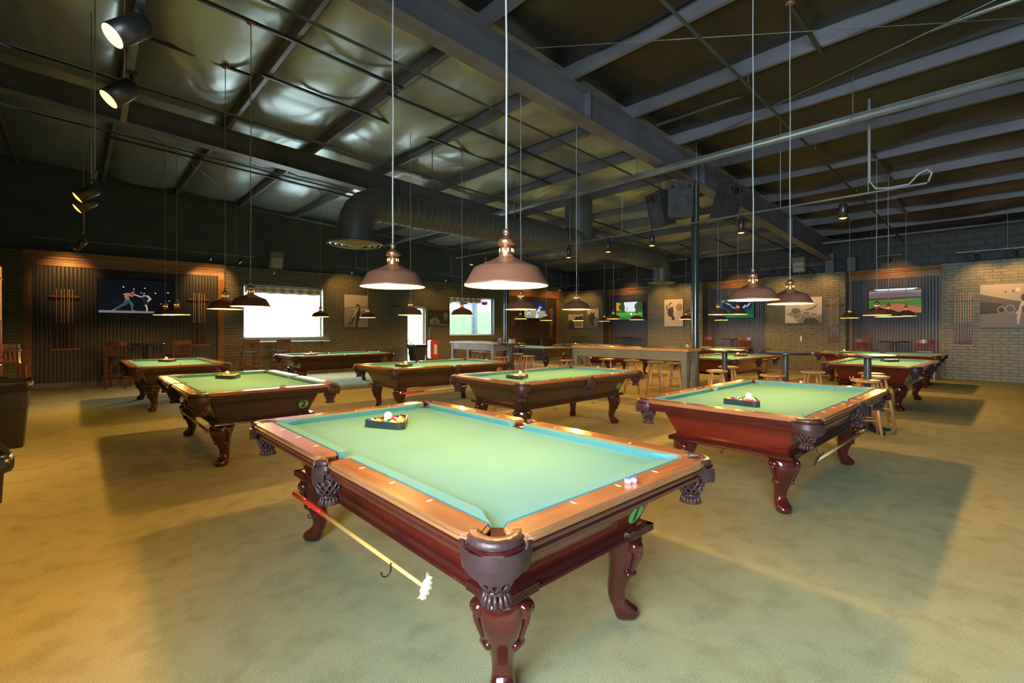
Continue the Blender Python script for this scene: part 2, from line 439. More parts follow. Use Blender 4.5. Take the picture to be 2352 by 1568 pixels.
# open glazed leaf: swung outward on the right jamb
lf = MB(T(10.08, 16.22, 0, math.radians(62)))
for a in ((0,.07,.02,2.2),(.58,.65,.02,2.2),(.07,.58,.02,.28),(.07,.58,2.08,2.2),(.07,.58,.98,1.06)):
    lf.box(a[0], a[1], 0, .04, a[2], a[3])
lo = lf.build('door_leaf', m_white2, door)
MB(T(10.08, 16.22, 0, math.radians(62))).box(.07,.58,.015,.022,.28,2.08).build('door_pane', m_glass, lo)

def valance(name, x0, x1, y, label):
    b = MB(); n = 48; t = empty(name, ((x0+x1)/2, y, 2.6), 0, label, 'valance')
    L = (x1-x0)/2
    top = []; bot = []
    for i in range(n+1):
        x = -L + 2*L*i/n; top.append((x, -.01+.006*math.sin(i*1.3), .17)); bot.append((x, -.01+.018*math.sin(i*1.3), -.06+.008*math.sin(i*.7)))
    b.loft([top, bot, [(p[0],p[1]+.006,p[2]) for p in bot], [(p[0],p[1]+.006,p[2]) for p in top]], cap=False, closed=False)
    b.build('fabric', m_plaid, t)
    MB().tube([(-L-.03,-.02,.165),(L+.03,-.02,.165)], .012).build('rod', m_iron, t)
valance('window_valance', 3.82, 6.1, 16.1, 'plaid beige fabric valance across the top of the left window')
valance('window_valance', 11.35, 13.0, 16.1, 'plaid beige fabric valance across the top of the window beyond the bar table')

# ---- roof structure
BX = [-2.5, -.98, .54, 2.06, 3.58, 5.15, 6.68, 8.12, 9.65, 11.2, 12.7, 14.2, 15.7, 17.3]
for x in BX:
    b = MB(); z = roof(x)
    b.box(x-.004, x+.004, YN, YF+.08, z-.21, z)
    b.box(x, x+.065, YN, YF+.08, z-.213, z-.205)
    b.box(x+.058, x+.065, YN, YF+.08, z-.213, z-.19)
    b.box(x-.065, x, YN, YF+.08, z-.004, z)
    o = struct(b.build('ceiling_purlin', m_steel))
def ibeam(y):
    b = MB(); x0, x1 = -4.0, 18.9
    def slab(ya, yb, za, zb):
        v = []
        for x in (x0, x1):
            v += [(x,ya,za(x)),(x,yb,za(x)),(x,yb,zb(x)),(x,ya,zb(x))]
        b.add(v, [(0,1,2,3),(7,6,5,4),(0,4,5,1),(1,5,6,2),(2,6,7,3),(3,7,4,0)])
    slab(y-.13, y+.13, beam_bot, lambda x: beam_bot(x)+.016)
    slab(y-.13, y+.13, lambda x: beam_top(x)-.0, lambda x: beam_top(x)+.016)
    slab(y-.006, y+.006, beam_bot, beam_top)
    for x in (-.9, 5.6, 8.95, 9.25, 14.5):
        b.box(x-.006, x+.006, y-.12, y+.12, beam_bot(x)+.01, beam_top(x))
    return struct(b.build('ceiling_beam', m_steel))
BEAMS = [-1.2, 4.48, 10.1]
for y in BEAMS: ibeam(y)
# wall columns under the beams at the right wall
for y in (4.48, 10.1):
    pass
struct(MB().box(18.55, 18.85, 4.36, 4.6, ZT, 3.95).box(18.5,18.9,3.75,3.98,ZT,3.75).build('wall_right_beam_bracket', m_steel))
# sagging vinyl faced insulation between the purlins: one sheet per bay and purlin gap
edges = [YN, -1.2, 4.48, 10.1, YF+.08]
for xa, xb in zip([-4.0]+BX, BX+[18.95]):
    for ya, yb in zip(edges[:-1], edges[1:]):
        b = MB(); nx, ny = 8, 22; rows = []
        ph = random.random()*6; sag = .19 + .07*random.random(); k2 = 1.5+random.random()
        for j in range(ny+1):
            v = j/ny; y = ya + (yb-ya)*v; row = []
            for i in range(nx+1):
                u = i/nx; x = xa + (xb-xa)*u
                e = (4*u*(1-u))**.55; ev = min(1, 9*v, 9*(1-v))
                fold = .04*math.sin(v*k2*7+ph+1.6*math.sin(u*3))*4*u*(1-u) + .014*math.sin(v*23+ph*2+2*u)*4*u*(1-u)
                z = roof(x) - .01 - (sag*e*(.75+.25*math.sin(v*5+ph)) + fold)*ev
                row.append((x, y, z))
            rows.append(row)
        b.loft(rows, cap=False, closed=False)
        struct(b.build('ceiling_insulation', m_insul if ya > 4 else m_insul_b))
struct(MB().add([(-4.2,YN-.2,roof(-4.2)+.03),(19.2,YN-.2,roof(19.2)+.03),(19.2,YF+.3,roof(19.2)+.03),(-4.2,YF+.3,roof(-4.2)+.03),
                 (-4.2,YN-.2,roof(-4.2)+.15),(19.2,YN-.2,roof(19.2)+.15),(19.2,YF+.3,roof(19.2)+.15),(-4.2,YF+.3,roof(-4.2)+.15)],
                [(0,1,2,3),(7,6,5,4),(0,4,5,1),(1,5,6,2),(2,6,7,3),(3,7,4,0)]).build('roof_deck', m_steel))
# pole columns
def pole(x, y, label):
    t = empty('steel_column', (x, y, 0), 0, label, 'column')
    zt = beam_bot(x)
    MB().lathe([(.075,0),(.075,zt-.012)], 24).build('pole', m_pole, t)
    MB().box(-.15,.15,-.15,.15,zt-.014,zt-.002).build('cap_plate', m_steel, t)
    MB().box(-.13,.13,-.13,.13,0,.014).build('base_plate', m_steel, t)
m_pole = mat('glossy_column_paint', (.03,.045,.045), .22, coat=.6)
pole(9.1, 4.48, 'dark round steel column at the end of the oak bar table, under the speakers')
pole(9.1, 10.1, 'dark round steel column behind the nearest hanging lamp, beside the grey bar table')

# pipes
def pipe_x(y, x0, x1, r, off, label, m=None, drops=()):
    t = empty('ceiling_pipe', (0,0,0), 0, label, 'pipe')
    MB().tube([(x0,y,roof(x0)-.22-off),(x1,y,roof(x1)-.22-off)], r, 10).build('pipe', m or m_pipe_d, t)
    b = MB()
    for x in BX[2:13:2]:
        if x0 < x < x1: b.tube([(x, y, roof(x)-.22-off+r), (x, y, roof(x)-.2)], .006, 6)
    b.build('hanger', m_steel, t)
m_pipe_d = mat('dark_pipe', (.05,.055,.05), .4, metal=.2)
pipe_x(2.55, -3.8, 18.6, .02, .16, 'thin dark sprinkler pipe crossing the right side of the ceiling, nearest the camera')
pipe_x(5.55, -3.8, 18.6, .02, .16, 'thin dark sprinkler pipe just beyond the near ceiling beam')
pipe_x(8.87, -3.8, 18.6, .018, .16, 'thin dark sprinkler pipe just before the far ceiling beam')
pipe_x(11.3, -3.8, 18.6, .018, .16, 'thin dark sprinkler pipe just beyond the far ceiling beam')
pipe_x(14.9, .9, 18.6, .02, .2, 'thin dark pipe running high along the window wall')
def pipe_y(x, z, y0, y1, r, name, label, m, hang):
    t = empty(name, (0,0,0), 0, label, 'pipe')
    MB().tube([(x,y0,z),(x,y1,z)], r, 16).build('pipe', m, t)
    for y in hang:
        b = MB(); b.tube([(x,y,z+r),(x,y,roof(x)-.1)], .007, 6)
        b.lathe([(r+.004,-.02),(r+.004,.02)], 16, xf=T(x,y,z,0,PI/2)); b.build('hanger', m_steel, t)
    return t
pipe_y(7.75, 4.27, -3.8, 15.9, .062, 'ceiling_pipe', 'large dusty grey pipe running under the ceiling purlins past the speakers', m_pipe, (-1.8, 1.6, 4.95, 8.5, 12.2))
pipe_y(17.8, 4.19, -3.8, 15.9, .028, 'ceiling_pipe', 'slim grey pipe running high along the right brick wall', m_pipe, (.9, 3.2, 6.3, 9.5, 12.8))
pipe_y(7.35, roof(7.35)-.13, -3.8, 4.3, .03, 'ceiling_pipe', 'grey conduit fixed along a purlin above the right side', m_pipe, ())
pipe_y(5.55, 4.75, -3.8, -.4, .05, 'ceiling_pipe', 'short grey drop pipe in the upper right of the ceiling', m_pipe, ())
# strap between purlins
def strap(x, y, L, label, ang=0.0):
    b = MB(T(x, y, roof(x)-.225, ang))
    b.box(-.02, .02, -L, L, -.02, 0)
    b.build('ceiling_strut', m_steel); o = C.objects[-1]
    setp(o, label, 'strut', 'unistrut channels bolted under the purlins')
# ---- round duct
def duct():
    t = empty('air_duct', (0, 7.95, 3.65), 0, 'large dark spiral air duct hanging under the ceiling with a down-turned end at each side', 'duct')
    r = .285; b = MB()
    def ribs(x0, x1, rr):
        n = int((x1-x0)/.035); prof = []
        for i in range(n+1):
            x = x0+(x1-x0)*i/n; prof.append((x, rr + (.009 if i % 4 == 0 else 0)))
        b.loft([[(x, q*math.cos(2*PI*k/28), q*math.sin(2*PI*k/28)) for k in range(28)] for x, q in prof], smooth=False, cap=False)
    ribs(4.05, 9.3, r); ribs(10.1, 13.5, .265)
    b.build('duct_run', m_duct, t)
    def elbow(cx_, cz, R, a0, a1, rr, sgn, xf=None):
        e = MB(); rings = []
        for i in range(6):
            a = a0 + (a1-a0)*i/5
            cxp = cx_ + sgn*R*math.sin(a); czp = cz + R*math.cos(a)
            d = (sgn*math.sin(a), math.cos(a))
            rings.append([(cxp + d[0]*rr*math.cos(2*PI*k/28), rr*math.sin(2*PI*k/28), czp + d[1]*rr*math.cos(2*PI*k/28)) for k in range(28)])
        e.loft(rings, smooth=False, cap=False)
        for rg in rings[1:-1]:
            pass
        return e.build('elbow', m_duct, t)
    elbow(4.05, -.42, .42, 0, PI/2, .30, -1)
    elbow(13.5, -.36, .36, 0, PI/2, .265, 1)
    MB().lathe([(.30,-.72),(.30,-.42)], 28).build('down_pipe', m_duct, t).location = (3.63, 0, 0)
    MB().lathe([(.265,-.72),(.265,-.36)], 28).build('down_pipe', m_duct, t).location = (13.86, 0, 0)
    for x, k in ((3.63, 1.0), (13.86, .95)):
        d = MB()
        d.lathe([(.30*k,-.70),(.47*k,-.725),(.485*k,-.74),(.47*k,-.755)], 36, mat=0)
        for r0, r1, z in ((.41,.46,-.765),(.31,.37,-.778),(.21,.27,-.79),(.08,.16,-.80)):
            d.lathe([(r0*k,z+.02),(r1*k,z+.045),(r1*k,z+.04),(r0*k,z-.002),(r0*k,z+.02)], 36, mat=1)
        d.lathe([(.001,-.77),(.05,-.79),(.08*k,-.775)], 24, mat=1)
        o = d.build('diffuser', [m_diff, m_diff2], t); o.location = (x, 0, 0)
    # tee and riser
    MB().lathe([(.36, .1),(.36, roof(9.7)-3.65-.1)], 30).build('riser', m_duct, t).location = (9.7, 0, 0)
    tee = MB(); tee.loft([[(x, q*math.cos(2*PI*k/28), q*math.sin(2*PI*k/28)) for k in range(28)] for x, q in ((9.25,.29),(9.35,.37),(10.05,.37),(10.18,.27))], smooth=False)
    tee.build('tee', m_duct, t)
    h = MB()
    for x in (5.2, 7.4, 11.6):
        h.tube([(x,.0,.28),(x,.0,roof(x)-3.65-.2)], .008, 6)
    h.build('hanger_rod', m_steel, t)
m_diff = mat('diffuser_bronze', (.16,.11,.07), .35, metal=.4)
m_diff2 = mat('diffuser_rings', (.42,.46,.42), .3, metal=.6)
duct()

# ================================================================ POOL TABLES
LH, WH, ZR, ZB = 1.298, .739, .80, .762     # half length, half width, rail top, bed
def arc(cx_, cy_, r, a0, a1, n):
    return [(cx_+r*math.cos(a0+(a1-a0)*i/n), cy_+r*math.sin(a0+(a1-a0)*i/n)) for i in range(n+1)]

def leg_mesh(parent, m_body, sx, sy, full=True):
    # outward diagonal is (sx, sy)
    ang = math.atan2(sy, sx)
    cx_, cy_ = sx*(LH-.345), sy*(WH-.345)
    X = T(cx_, cy_, 0, ang)
    secs = [(.43,.0,.095,.098),(.40,.006,.098,.098),(.365,.018,.096,.092),(.325,.024,.088,.083),(.285,.02,.077,.073),(.245,.010,.066,.063),(.20,-.004,.055,.054),(.15,-.018,.046,.046),(.11,-.02,.043,.043),(.08,-.006,.049,.046),(.055,.018,.062,.053),(.03,.030,.066,.054),(.012,.03,.06,.05),(0,.027,.052,.044)]
    rings = []
    for z, off, a, c_ in secs:
        ring = []
        for k in range(24):
            th = 2*PI*k/24; ct, st = math.cos(th), math.sin(th); e = .72
            ring.append((off + a*math.copysign(abs(ct)**e, ct), c_*math.copysign(abs(st)**e, st), z))
        rings.append(ring)
    b = MB(X); b.loft(rings)
    lg = b.build('leg', m_body, parent)
    if full:
        s_ = MB(X)
        for q in (-1, 1):
            a = q*math.radians(58)
            Y = T(0, 0, 0, a)
            # big and small scroll with a band between them
            for rr, z, d in ((.032, .385, .100), (.018, .24, .071)):
                s_.lathe([(.001,-.03),(rr*.55,-.033),(rr,-.024),(rr,.024),(rr*.55,.033),(.001,.03)], 14, xf=Y @ T(d, 0, z, 0, PI/2))
            s_.tube([(.120,0,.39),(.110,0,.34),(.092,0,.29),(.074,0,.24)], [.012,.014,.013,.010], 8, xf=Y)
        s_.build('leg_scroll', m_body, lg)
    return lg

def net_basket(mb, r0=.062, r1=.036, z0=-.09, z1=-.185, n=12):
    # crossing leather straps on a tapering basket
    for s_ in (1, -1):
        for k in range(n):
            pts = []
            for i in range(5):
                t = i/4; a = 2*PI*(k/n) + s_*t*1.15; r = r0 + (r1-r0)*t + .012*math.sin(PI*t); z = z0 + (z1-z0)*t
                pts.append((r*math.cos(a), r*math.sin(a), z))
            mb.tube(pts, .0055, 5)
    mb.lathe([(r1+.004,z1+.006),(r1+.008,z1),(r1+.002,z1-.006)], 20)
    # fringe
    for k in range(14):
        a = 2*PI*k/14
        mb.tube([(r1*math.cos(a)*.95, r1*math.sin(a)*.95, z1-.002), ((r1+.01)*math.cos(a), (r1+.01)*math.sin(a), z1-.04)], [.006,.009], 5)

def pocket(parent, x, y, ang, half, skirt_r, full=True):
    """leather pocket with its outward direction along ang; half = half opening angle of the leather skirt"""
    p = empty('pocket', (x, y, ZR), ang); p.parent = parent
    # horseshoe: flat ring on the rail level with rounded outer lip
    b = MB(); n = 18; A = half
    prof = [(-.020,-.006),(-.017,.001),(.004,.002),(.014,-.001),(.021,-.008),(.024,-.018),(.022,-.028),(.010,-.034),(-.014,-.034),(-.020,-.02)]
    rings = []
    for i in range(n+1):
        a = -A + 2*A*i/n
        R = skirt_r - .028
        rings.append([((R+q[0])*math.cos(a), (R+q[0])*math.sin(a), q[1]) for q in prof])
    b.loft(rings)
    b.build('pocket_collar', m_leather, p)
    # shield shaped skirt
    sk = MB(); cols = 28; outer = []; inner = []
    A2 = half*1.02
    tops, bots = [], []
    for i in range(cols+1):
        t = -1+2*i/cols; a = t*A2; at_ = abs(t)
        top = -.026 + (-.012 if at_ < .7 else .004)
        if at_ < .28: bot = -.122+.008*(at_/.28)
        elif at_ < .5: bot = -.114+.012*((at_-.28)/.22)
        elif at_ < .84: bot = -.100
        else: bot = -.062
        tops.append((a, top)); bots.append((a, bot))
    rings = []
    for (a, zt_), (_, zb_) in zip(tops, bots):
        R0 = skirt_r + (.010 if abs(a) < A2*.84 else .016)
        rings.append([(R0*math.cos(a), R0*math.sin(a), zb_), ((R0+.004)*math.cos(a), (R0+.004)*math.sin(a), (zb_+zt_)/2), (R0*math.cos(a), R0*math.sin(a), zt_), ((R0-.007)*math.cos(a), (R0-.007)*math.sin(a), zt_), ((R0-.007)*math.cos(a), (R0-.007)*math.sin(a), zb_)])
    sk.loft(rings, smooth=False)
    sk.build('pocket_shield', m_leather_w, p)
    # inner cup
    c = MB(); c.lathe([(.060,-.03),(.06,-.08),(.05,-.14),(.02,-.16)], 18); c.build('pocket_cup', m_leather, p)
    if full:
        nb = MB(); net_basket(nb, xf0) if False else net_basket(nb)
        nb.build('pocket_net', m_leather, p)
    return p

def text_mesh(s_, size):
    cu = bpy.data.curves.new('digits', 'FONT'); cu.body = s_; cu.size = size; cu.align_x = 'CENTER'; cu.align_y = 'CENTER'; cu.extrude = .0006
    cu.offset = .004
    o = bpy.data.objects.new('digits', cu); C.objects.link(o)
    dg = bpy.context.evaluated_depsgraph_get(); dg.update()
    me = bpy.data.meshes.new_from_object(o.evaluated_get(dg))
    bpy.data.objects.remove(o); bpy.data.curves.remove(cu)
    return me

def build_table(body, trim, legm):
    t = empty('pool_table')
    # cloth bed with pocket notches
    hx, hy = 1.17, .612
    out = []
    cr = .085
    for sx, sy in ((1,1),(-1,1),(-1,-1),(1,-1)):
        px, py = sx*(LH-.098), sy*(WH-.098)
        pts = []
        for i in range(9):
            # concave arc around the pocket centre, from one edge to the other
            a = i/8
            pts.append(a)
        a0 = {(1,1):(-PI/2-.32, -PI+.32), (-1,1):(-.32, -PI/2+.32), (-1,-1):(PI/2-.32, .32), (1,-1):(PI-.32, PI/2+.32)}[(sx,sy)]
        seg_ = [(px+cr*math.cos(a0[0]+(a0[1]-a0[0])*i/8), py+cr*math.sin(a0[0]+(a0[1]-a0[0])*i/8)) for i in range(9)]
        if (sx,sy) == (1,1): out += [(hx+.03, py-.12)] + seg_ + [(px-.12, hy+.03)]; out += [(.07, hy+.03)] + [(.068*math.cos(a), hy+.045-.068*math.sin(a)) for a in [PI*i/8 for i in range(9)]] + [(-.07, hy+.03)]
        elif (sx,sy) == (-1,1): out += [(px+.12, hy+.03)] + seg_ + [(-hx-.03, py-.12)]
        elif (sx,sy) == (-1,-1): out += [(-hx-.03, py+.12)] + seg_ + [(px+.12, -hy-.03), (-.07, -hy-.03)] + [(-.068*math.cos(a), -hy-.045+.068*math.sin(a)) for a in [PI*i/8 for i in range(9)]] + [(.07, -hy-.03)]
        else: out += [(px-.12, -hy-.03)] + seg_ + [(hx+.03, py+.12)]
    MB().prism(out, out, ZB-.03, ZB, 0).build('cloth_bed', m_cloth, t)
    # six rails: wood cap with cushion and sights
    wo, wi = 0.0, .122     # wood from the outer edge inward
    def rail(poly_w, poly_c_top, poly_c_bot, sights, name='rail', rm=m_rail):
        r = MB().prism(poly_w, poly_w, ZR-.03, ZR, 0).build(name, rm, t, bevel=.011, seg=3)
        c = MB().prism(poly_c_bot, poly_c_top, ZB-.005, ZR-.001, 0).build('cushion', m_cloth, t, bevel=.004, seg=2)
        s_ = MB()
        for x, y, al in sights:
            a, b2 = (.016, .006) if al else (.006, .016)
            s_.add([(x-a,y,ZR+.0012),(x,y-b2,ZR+.0012),(x+a,y,ZR+.0012),(x,y+b2,ZR+.0012),(x-a,y,ZR-.002),(x,y-b2,ZR-.002),(x+a,y,ZR-.002),(x,y+b2,ZR-.002)], [(0,1,2,3),(7,6,5,4),(0,4,5,1),(1,5,6,2),(2,6,7,3),(3,7,4,0)])
        s_.build('sight_inlay', m_ivory, r)
    D = .2794
    for sy in (1, -1):
        for sx in (1, -1):
            f = lambda pts: [(sx*x, sy*y) for x, y in pts]
            w_ = [(.062, WH-wi), (LH-.148, WH-wi), (LH-.118, WH-.07), (LH-.125, WH-.03), (LH-.155, WH-.004), (LH-.19, WH), (.115, WH), (.085, WH-.006), (.066, WH-.03)]
            ct = [(.058, WH-wi), (LH-.15, WH-wi), (LH-.18-.088, WH-.18), (.072, WH-.18)]
            cb = [(.058, WH-wi), (LH-.15, WH-wi), (LH-.18-.07, WH-.156), (.066, WH-.156)]
            if sx*sy < 0: w_, ct, cb = w_[::-1], ct[::-1], cb[::-1]
            rail(f(w_), f(ct), f(cb), [(sx*D*k, sy*(WH-.086), False) for k in (1,2,3)])
    for sx in (1, -1):
        f = lambda pts: [(sx*x, y) for x, y in pts]
        h = WH
        w_ = [(LH-wi, -(h-.148)), (LH-.07, -(h-.118)), (LH-.03, -(h-.125)), (LH-.004, -(h-.155)), (LH, -(h-.19)), (LH, h-.19), (LH-.004, h-.155), (LH-.03, h-.125), (LH-.07, h-.118), (LH-wi, h-.148)]
        ct = [(LH-.18, -(h-.268)), (LH-wi, -(h-.15)), (LH-wi, h-.15), (LH-.18, h-.268)]
        cb = [(LH-.156, -(h-.25)), (LH-wi, -(h-.15)), (LH-wi, h-.15), (LH-.156, h-.25)]
        rail(f(w_), f(ct), f(cb), [(sx*(LH-.086), D*k, True) for k in (-1,0,1)], 'rail', m_rail_e)
    # apron: moulded band under the rails (four sides as one frame)
    prof = [(.012,ZR-.03),(.006,ZR-.034),(.006,ZR-.040),(.016,ZR-.044),(.020,ZR-.056),(.030,ZR-.068),(.026,ZR-.074),(.028,ZR-.082),(.040,ZR-.088),(.040,ZR-.096),(.14,ZR-.098),(.14,ZR-.03)]
    rings = []
    for ins, z in prof:
        a, b_ = LH-ins, WH-ins
        ch = .045
        rings.append([(a-ch,b_,z),(-(a-ch),b_,z),(-a,b_-ch,z),(-a,-(b_-ch),z),(-(a-ch),-b_,z),(a-ch,-b_,z),(a,-(b_-ch),z),(a,b_-ch,z)])
    ap = MB(); ap.loft(rings + [rings[0]], smooth=False, cap=False); ap.build('apron', trim, t)
    # cabinet, tapering inward towards the bottom
    def rect(ix, iy, ch=.02):
        a, b_ = LH-ix, WH-iy
        return [(a-ch,b_),(-(a-ch),b_),(-a,b_-ch),(-a,-(b_-ch)),(-(a-ch),-b_),(a-ch,-b_),(a,-(b_-ch)),(a,b_-ch)]
    cb_ = MB(); cb_.prism(rect(.285,.285), rect(.185,.185), .455, ZR-.096)
    cb_.prism(rect(.35,.35), rect(.2,.2), ZR-.11, ZR-.04)
    cb_.build('cabinet', body, t)
    # base moulding
    prof = [(.28,.475),(.262,.468),(.255,.458),(.25,.452),(.235,.448),(.232,.438),(.24,.430),(.30,.428)]
    rings = [[(x,y,z) for x, y in rect(i_, i_, .012)] for i_, z in prof]
    mo = MB(); mo.loft(rings, smooth=False, cap=True)
    # fluted corner overlays
    for sx in (1,-1):
        for sy in (1,-1):
            a, b_ = LH-.228, WH-.228
            for k in range(4):
                z = .433+k*.009
                mo.box(min(sx*a, sx*(a-.2)), max(sx*a, sx*(a-.2)), min(sy*b_, sy*(b_-.03)), max(sy*b_, sy*(b_-.03)), z, z+.005)
                mo.box(min(sx*a, sx*(a-.03)), max(sx*a, sx*(a-.03)), min(sy*b_, sy*(b_-.2)), max(sy*b_, sy*(b_-.2)), z, z+.005)
    mo.build('base_moulding', trim, t)
    for sx, sy in ((1,1),(-1,1),(-1,-1),(1,-1)):
        leg_mesh(t, legm, sx, sy)
        pocket(t, sx*(LH-.100), sy*(WH-.100), math.atan2(sy, sx), math.radians(97), .099)
    for sy in (1,-1):
        pocket(t, 0, sy*(WH-.045), sy*PI/2, math.radians(62), .066)
    return t

T_RED = build_table(m_mahog, m_mahog_trim, m_leg)
T_DRK = build_table(m_dark, m_dark_trim, m_legd)

def sticker(parent, n, x, y, z, rz, tilt, r=.05, green=True, s_=None):
    p = empty('number_sticker', (x, y, z), rz); p.parent = parent; p.rotation_euler = (PI/2+tilt, 0, rz)
    if green:
        p_ = MB(); p_.lathe([(.001,.0015),(r,.0015),(r,0),(.001,0)], 28, smooth=False); p_.build('disc', m_green_sticker, p)
    if s_:
        me = text_mesh(s_, r*2.1); me.materials.clear(); me.materials.append(m_black if green else m_ivory2)
        o = bpy.data.objects.new('numeral', me); C.objects.link(o); o.parent = p; o.location = (0,0,.0018)
    return p
m_green_sticker = mat('green_sticker', (.12,.42,.10), .5)
m_ivory2 = mat('cream_numeral', (.62,.5,.3), .5)

# name, centre x, y, rotation (rack end along +local x), proto, label
TABLES = [
 ('T1', 1.62, 2.335,  PI/2, 'R', 'mahogany pool table numbered 1 in the foreground, nearest the camera'),
 ('T6', 5.06, 1.71,   PI,   'R', 'pool table with bright scarlet cabinet at right, black bridge stick under it'),
 ('T5', 5.09, 4.68,   PI,   'D', 'dark brown pool table numbered 5, in the middle behind the foreground table'),
 ('T2', 1.56, 6.705,  PI/2, 'D', 'dark brown pool table numbered 2 at left, with two chalk cubes on the near rail'),
 ('T0', 1.42, 11.26,  PI/2, 'D', 'dark pool table farthest left, in front of the panelled wall with the boxing screen'),
 ('T4', 4.98, 7.52,   PI,   'D', 'dark brown pool table at centre left with a cue stick hung under it'),
 ('T3', 5.0, 12.15,   PI,   'D', 'black looking pool table under the bright left window'),
 ('T7', 12.15, 12.0,  PI/2, 'D', 'brown pool table with green sticker between the two bar tables'),
 ('T8', 15.25, 12.0,  PI/2, 'R', 'pool table farthest away in the far corner, mostly hidden'),
 ('T11', 12.5, 8.7,   0,    'R', 'red pool table seen under and behind the oak bar table'),
 ('T10', 11.37, 4.8,  0,    'R', 'red pool table just right of the speaker column'),
 ('T9', 16.15, 7.6,   PI/2, 'R', 'pool table near the right wall behind the table by the speaker column'),
 ('T13', 15.62, 2.67, PI/2, 'R', 'red pool table nearest the right wall, under the stadium screen'),
 ('T14', 11.6, 1.92,  0,    'R', 'red pool table numbered 14 behind the right round bar table'),
]
TB = {}
used = {'R': False, 'D': False}
for key, x, y, rz, pr, lab in TABLES:
    proto = T_RED if pr == 'R' else T_DRK
    o = copy_tree(proto)
    o.location = (x, y, 0); o.rotation_euler = (0, 0, rz)
    setp(o, lab, 'pool table', 'pool tables across the hall')
    TB[key] = o
def del_tree(o):
    for c_ in kids(o): del_tree(c_)
    bpy.data.objects.remove(o)
del_tree(T_RED); del_tree(T_DRK)
# cabinet face tilt: inset .285 at z .455, .185 at z .704
tl = math.atan2(.10, .249)
def cab_in(z): return .285 - (z-.455)/.249*.10
# T1: short side facing -Y is local -x; sticker near the +X end.
def put_sticker(key, face, along, z, r, s_, green=True):
    t = TB[key]; i_ = cab_in(z)
    if face == '-x': x, y, rz = -(LH-i_)-.002, along, -PI/2
    elif face == '+x': x, y, rz = (LH-i_)+.002, along, PI/2
    elif face == '+y': x, y, rz = along, (WH-i_)+.002, PI
    else: x, y, rz = along, -(WH-i_)-.002, 0
    return sticker(t, key, x, y, z, rz, -(-tl) if False else tl, r, green, s_)
put_sticker('T1', '-x', -.385, .535, .052, '1')
put_sticker('T2', '-x', -.385, .57, .052, '2')
put_sticker('T5', '+y', -.96, .575, .052, '5')
put_sticker('T7', '-x', -.385, .57, .052, None)
put_sticker('T14', '-x', .28, .53, .045, '14', False)

# ---- balls and racks
BALLC = {'yellow': (.85,.55,.03), 'blue': (.02,.06,.45), 'red': (.65,.03,.02), 'purple': (.16,.03,.32), 'orange': (.85,.22,.02), 'green': (.01,.25,.09), 'maroon': (.28,.02,.03)}
def ball_mat(name, c, striped):
    m = mat('ball_'+name, c, .12, coat=.6)
    n_, l, b = nodes(m)
    t = N(m, 'ShaderNodeTexCoord'); sp = N(m, 'ShaderNodeSeparateXYZ'); l.new(t.outputs['Object'], sp.inputs[0])
    if striped:
        ab = N(m, 'ShaderNodeMath', operation='ABSOLUTE'); l.new(sp.outputs[2], ab.inputs[0])
        gt = N(m, 'ShaderNodeMath', operation='GREATER_THAN'); gt.inputs[1].default_value = .0155; l.new(ab.outputs[0], gt.inputs[0])
        f = gt.outputs[0]
    else:
        f = None
    gx = N(m, 'ShaderNodeMath', operation='GREATER_THAN'); gx.inputs[1].default_value = .0252; l.new(sp.outputs[0], gx.inputs[0])
    if f:
        mx_ = N(m, 'ShaderNodeMath', operation='MAXIMUM'); l.new(f, mx_.inputs[0]); l.new(gx.outputs[0], mx_.inputs[1]); f = mx_.outputs[0]
    else: f = gx.outputs[0]
    mx = N(m, 'ShaderNodeMix', data_type='RGBA'); l.new(f, mx.inputs[0]); mx.inputs[6].default_value = (*c,1); mx.inputs[7].default_value = (.88,.82,.68,1)
    l.new(mx.outputs[2], b.inputs['Base Color']); return m
BR = .0286
def ball_mesh(m, name):
    b = MB(); b.sphere((0,0,0), BR, 20, 12); o = b.build(name, m); me = o.data; bpy.data.objects.remove(o); return me
BM = {}
for k, c_ in BALLC.items():
    BM[('solid', k)] = ball_mesh(ball_mat(k, c_, False), 'pool_ball'); BM[('striped', k)] = ball_mesh(ball_mat(k+'_stripe', c_, True), 'pool_ball')
BM[('solid', 'black')] = ball_mesh(ball_mat('black', (.01,.01,.01), False), 'pool_ball')
BM['cue'] = ball_mesh(mat('cue_ball', (.88,.84,.72), .12, coat=.5), 'cue_ball')
def rounded_tri(off, sp_=.0572*4, na=5):
    hgt = sp_*math.sqrt(3)/2
    P = [(-hgt*2/3, 0), (hgt/3, sp_/2), (hgt/3, -sp_/2)]   # apex at -x
    cen = [PI, PI/3, -PI/3]
    out = []
    for (x, y), a in ((P[0],PI),(P[2],-PI/3),(P[1],PI/3)):
        out += arc(x, y, off, a-PI/3, a+PI/3, na)
    return out
rk = MB(); o1, i1 = rounded_tri(.041), rounded_tri(.0305)
n_ = len(o1)
vs = [(x,y,0) for x,y in o1]+[(x,y,0) for x,y in i1]+[(x,y,.048) for x,y in o1]+[(x,y,.048) for x,y in i1]
fs = []
for i in range(n_):
    j = (i+1) % n_
    fs += [(i,j,n_+j,n_+i),(2*n_+i,3*n_+i,3*n_+j,2*n_+j),(i,2*n_+i,2*n_+j,j),(n_+i,n_+j,3*n_+j,3*n_+i)]
rk.add(vs, fs)
rk_o = rk.build('ball_rack', m_rubber); RACK_ME = rk_o.data; bpy.data.objects.remove(rk_o)
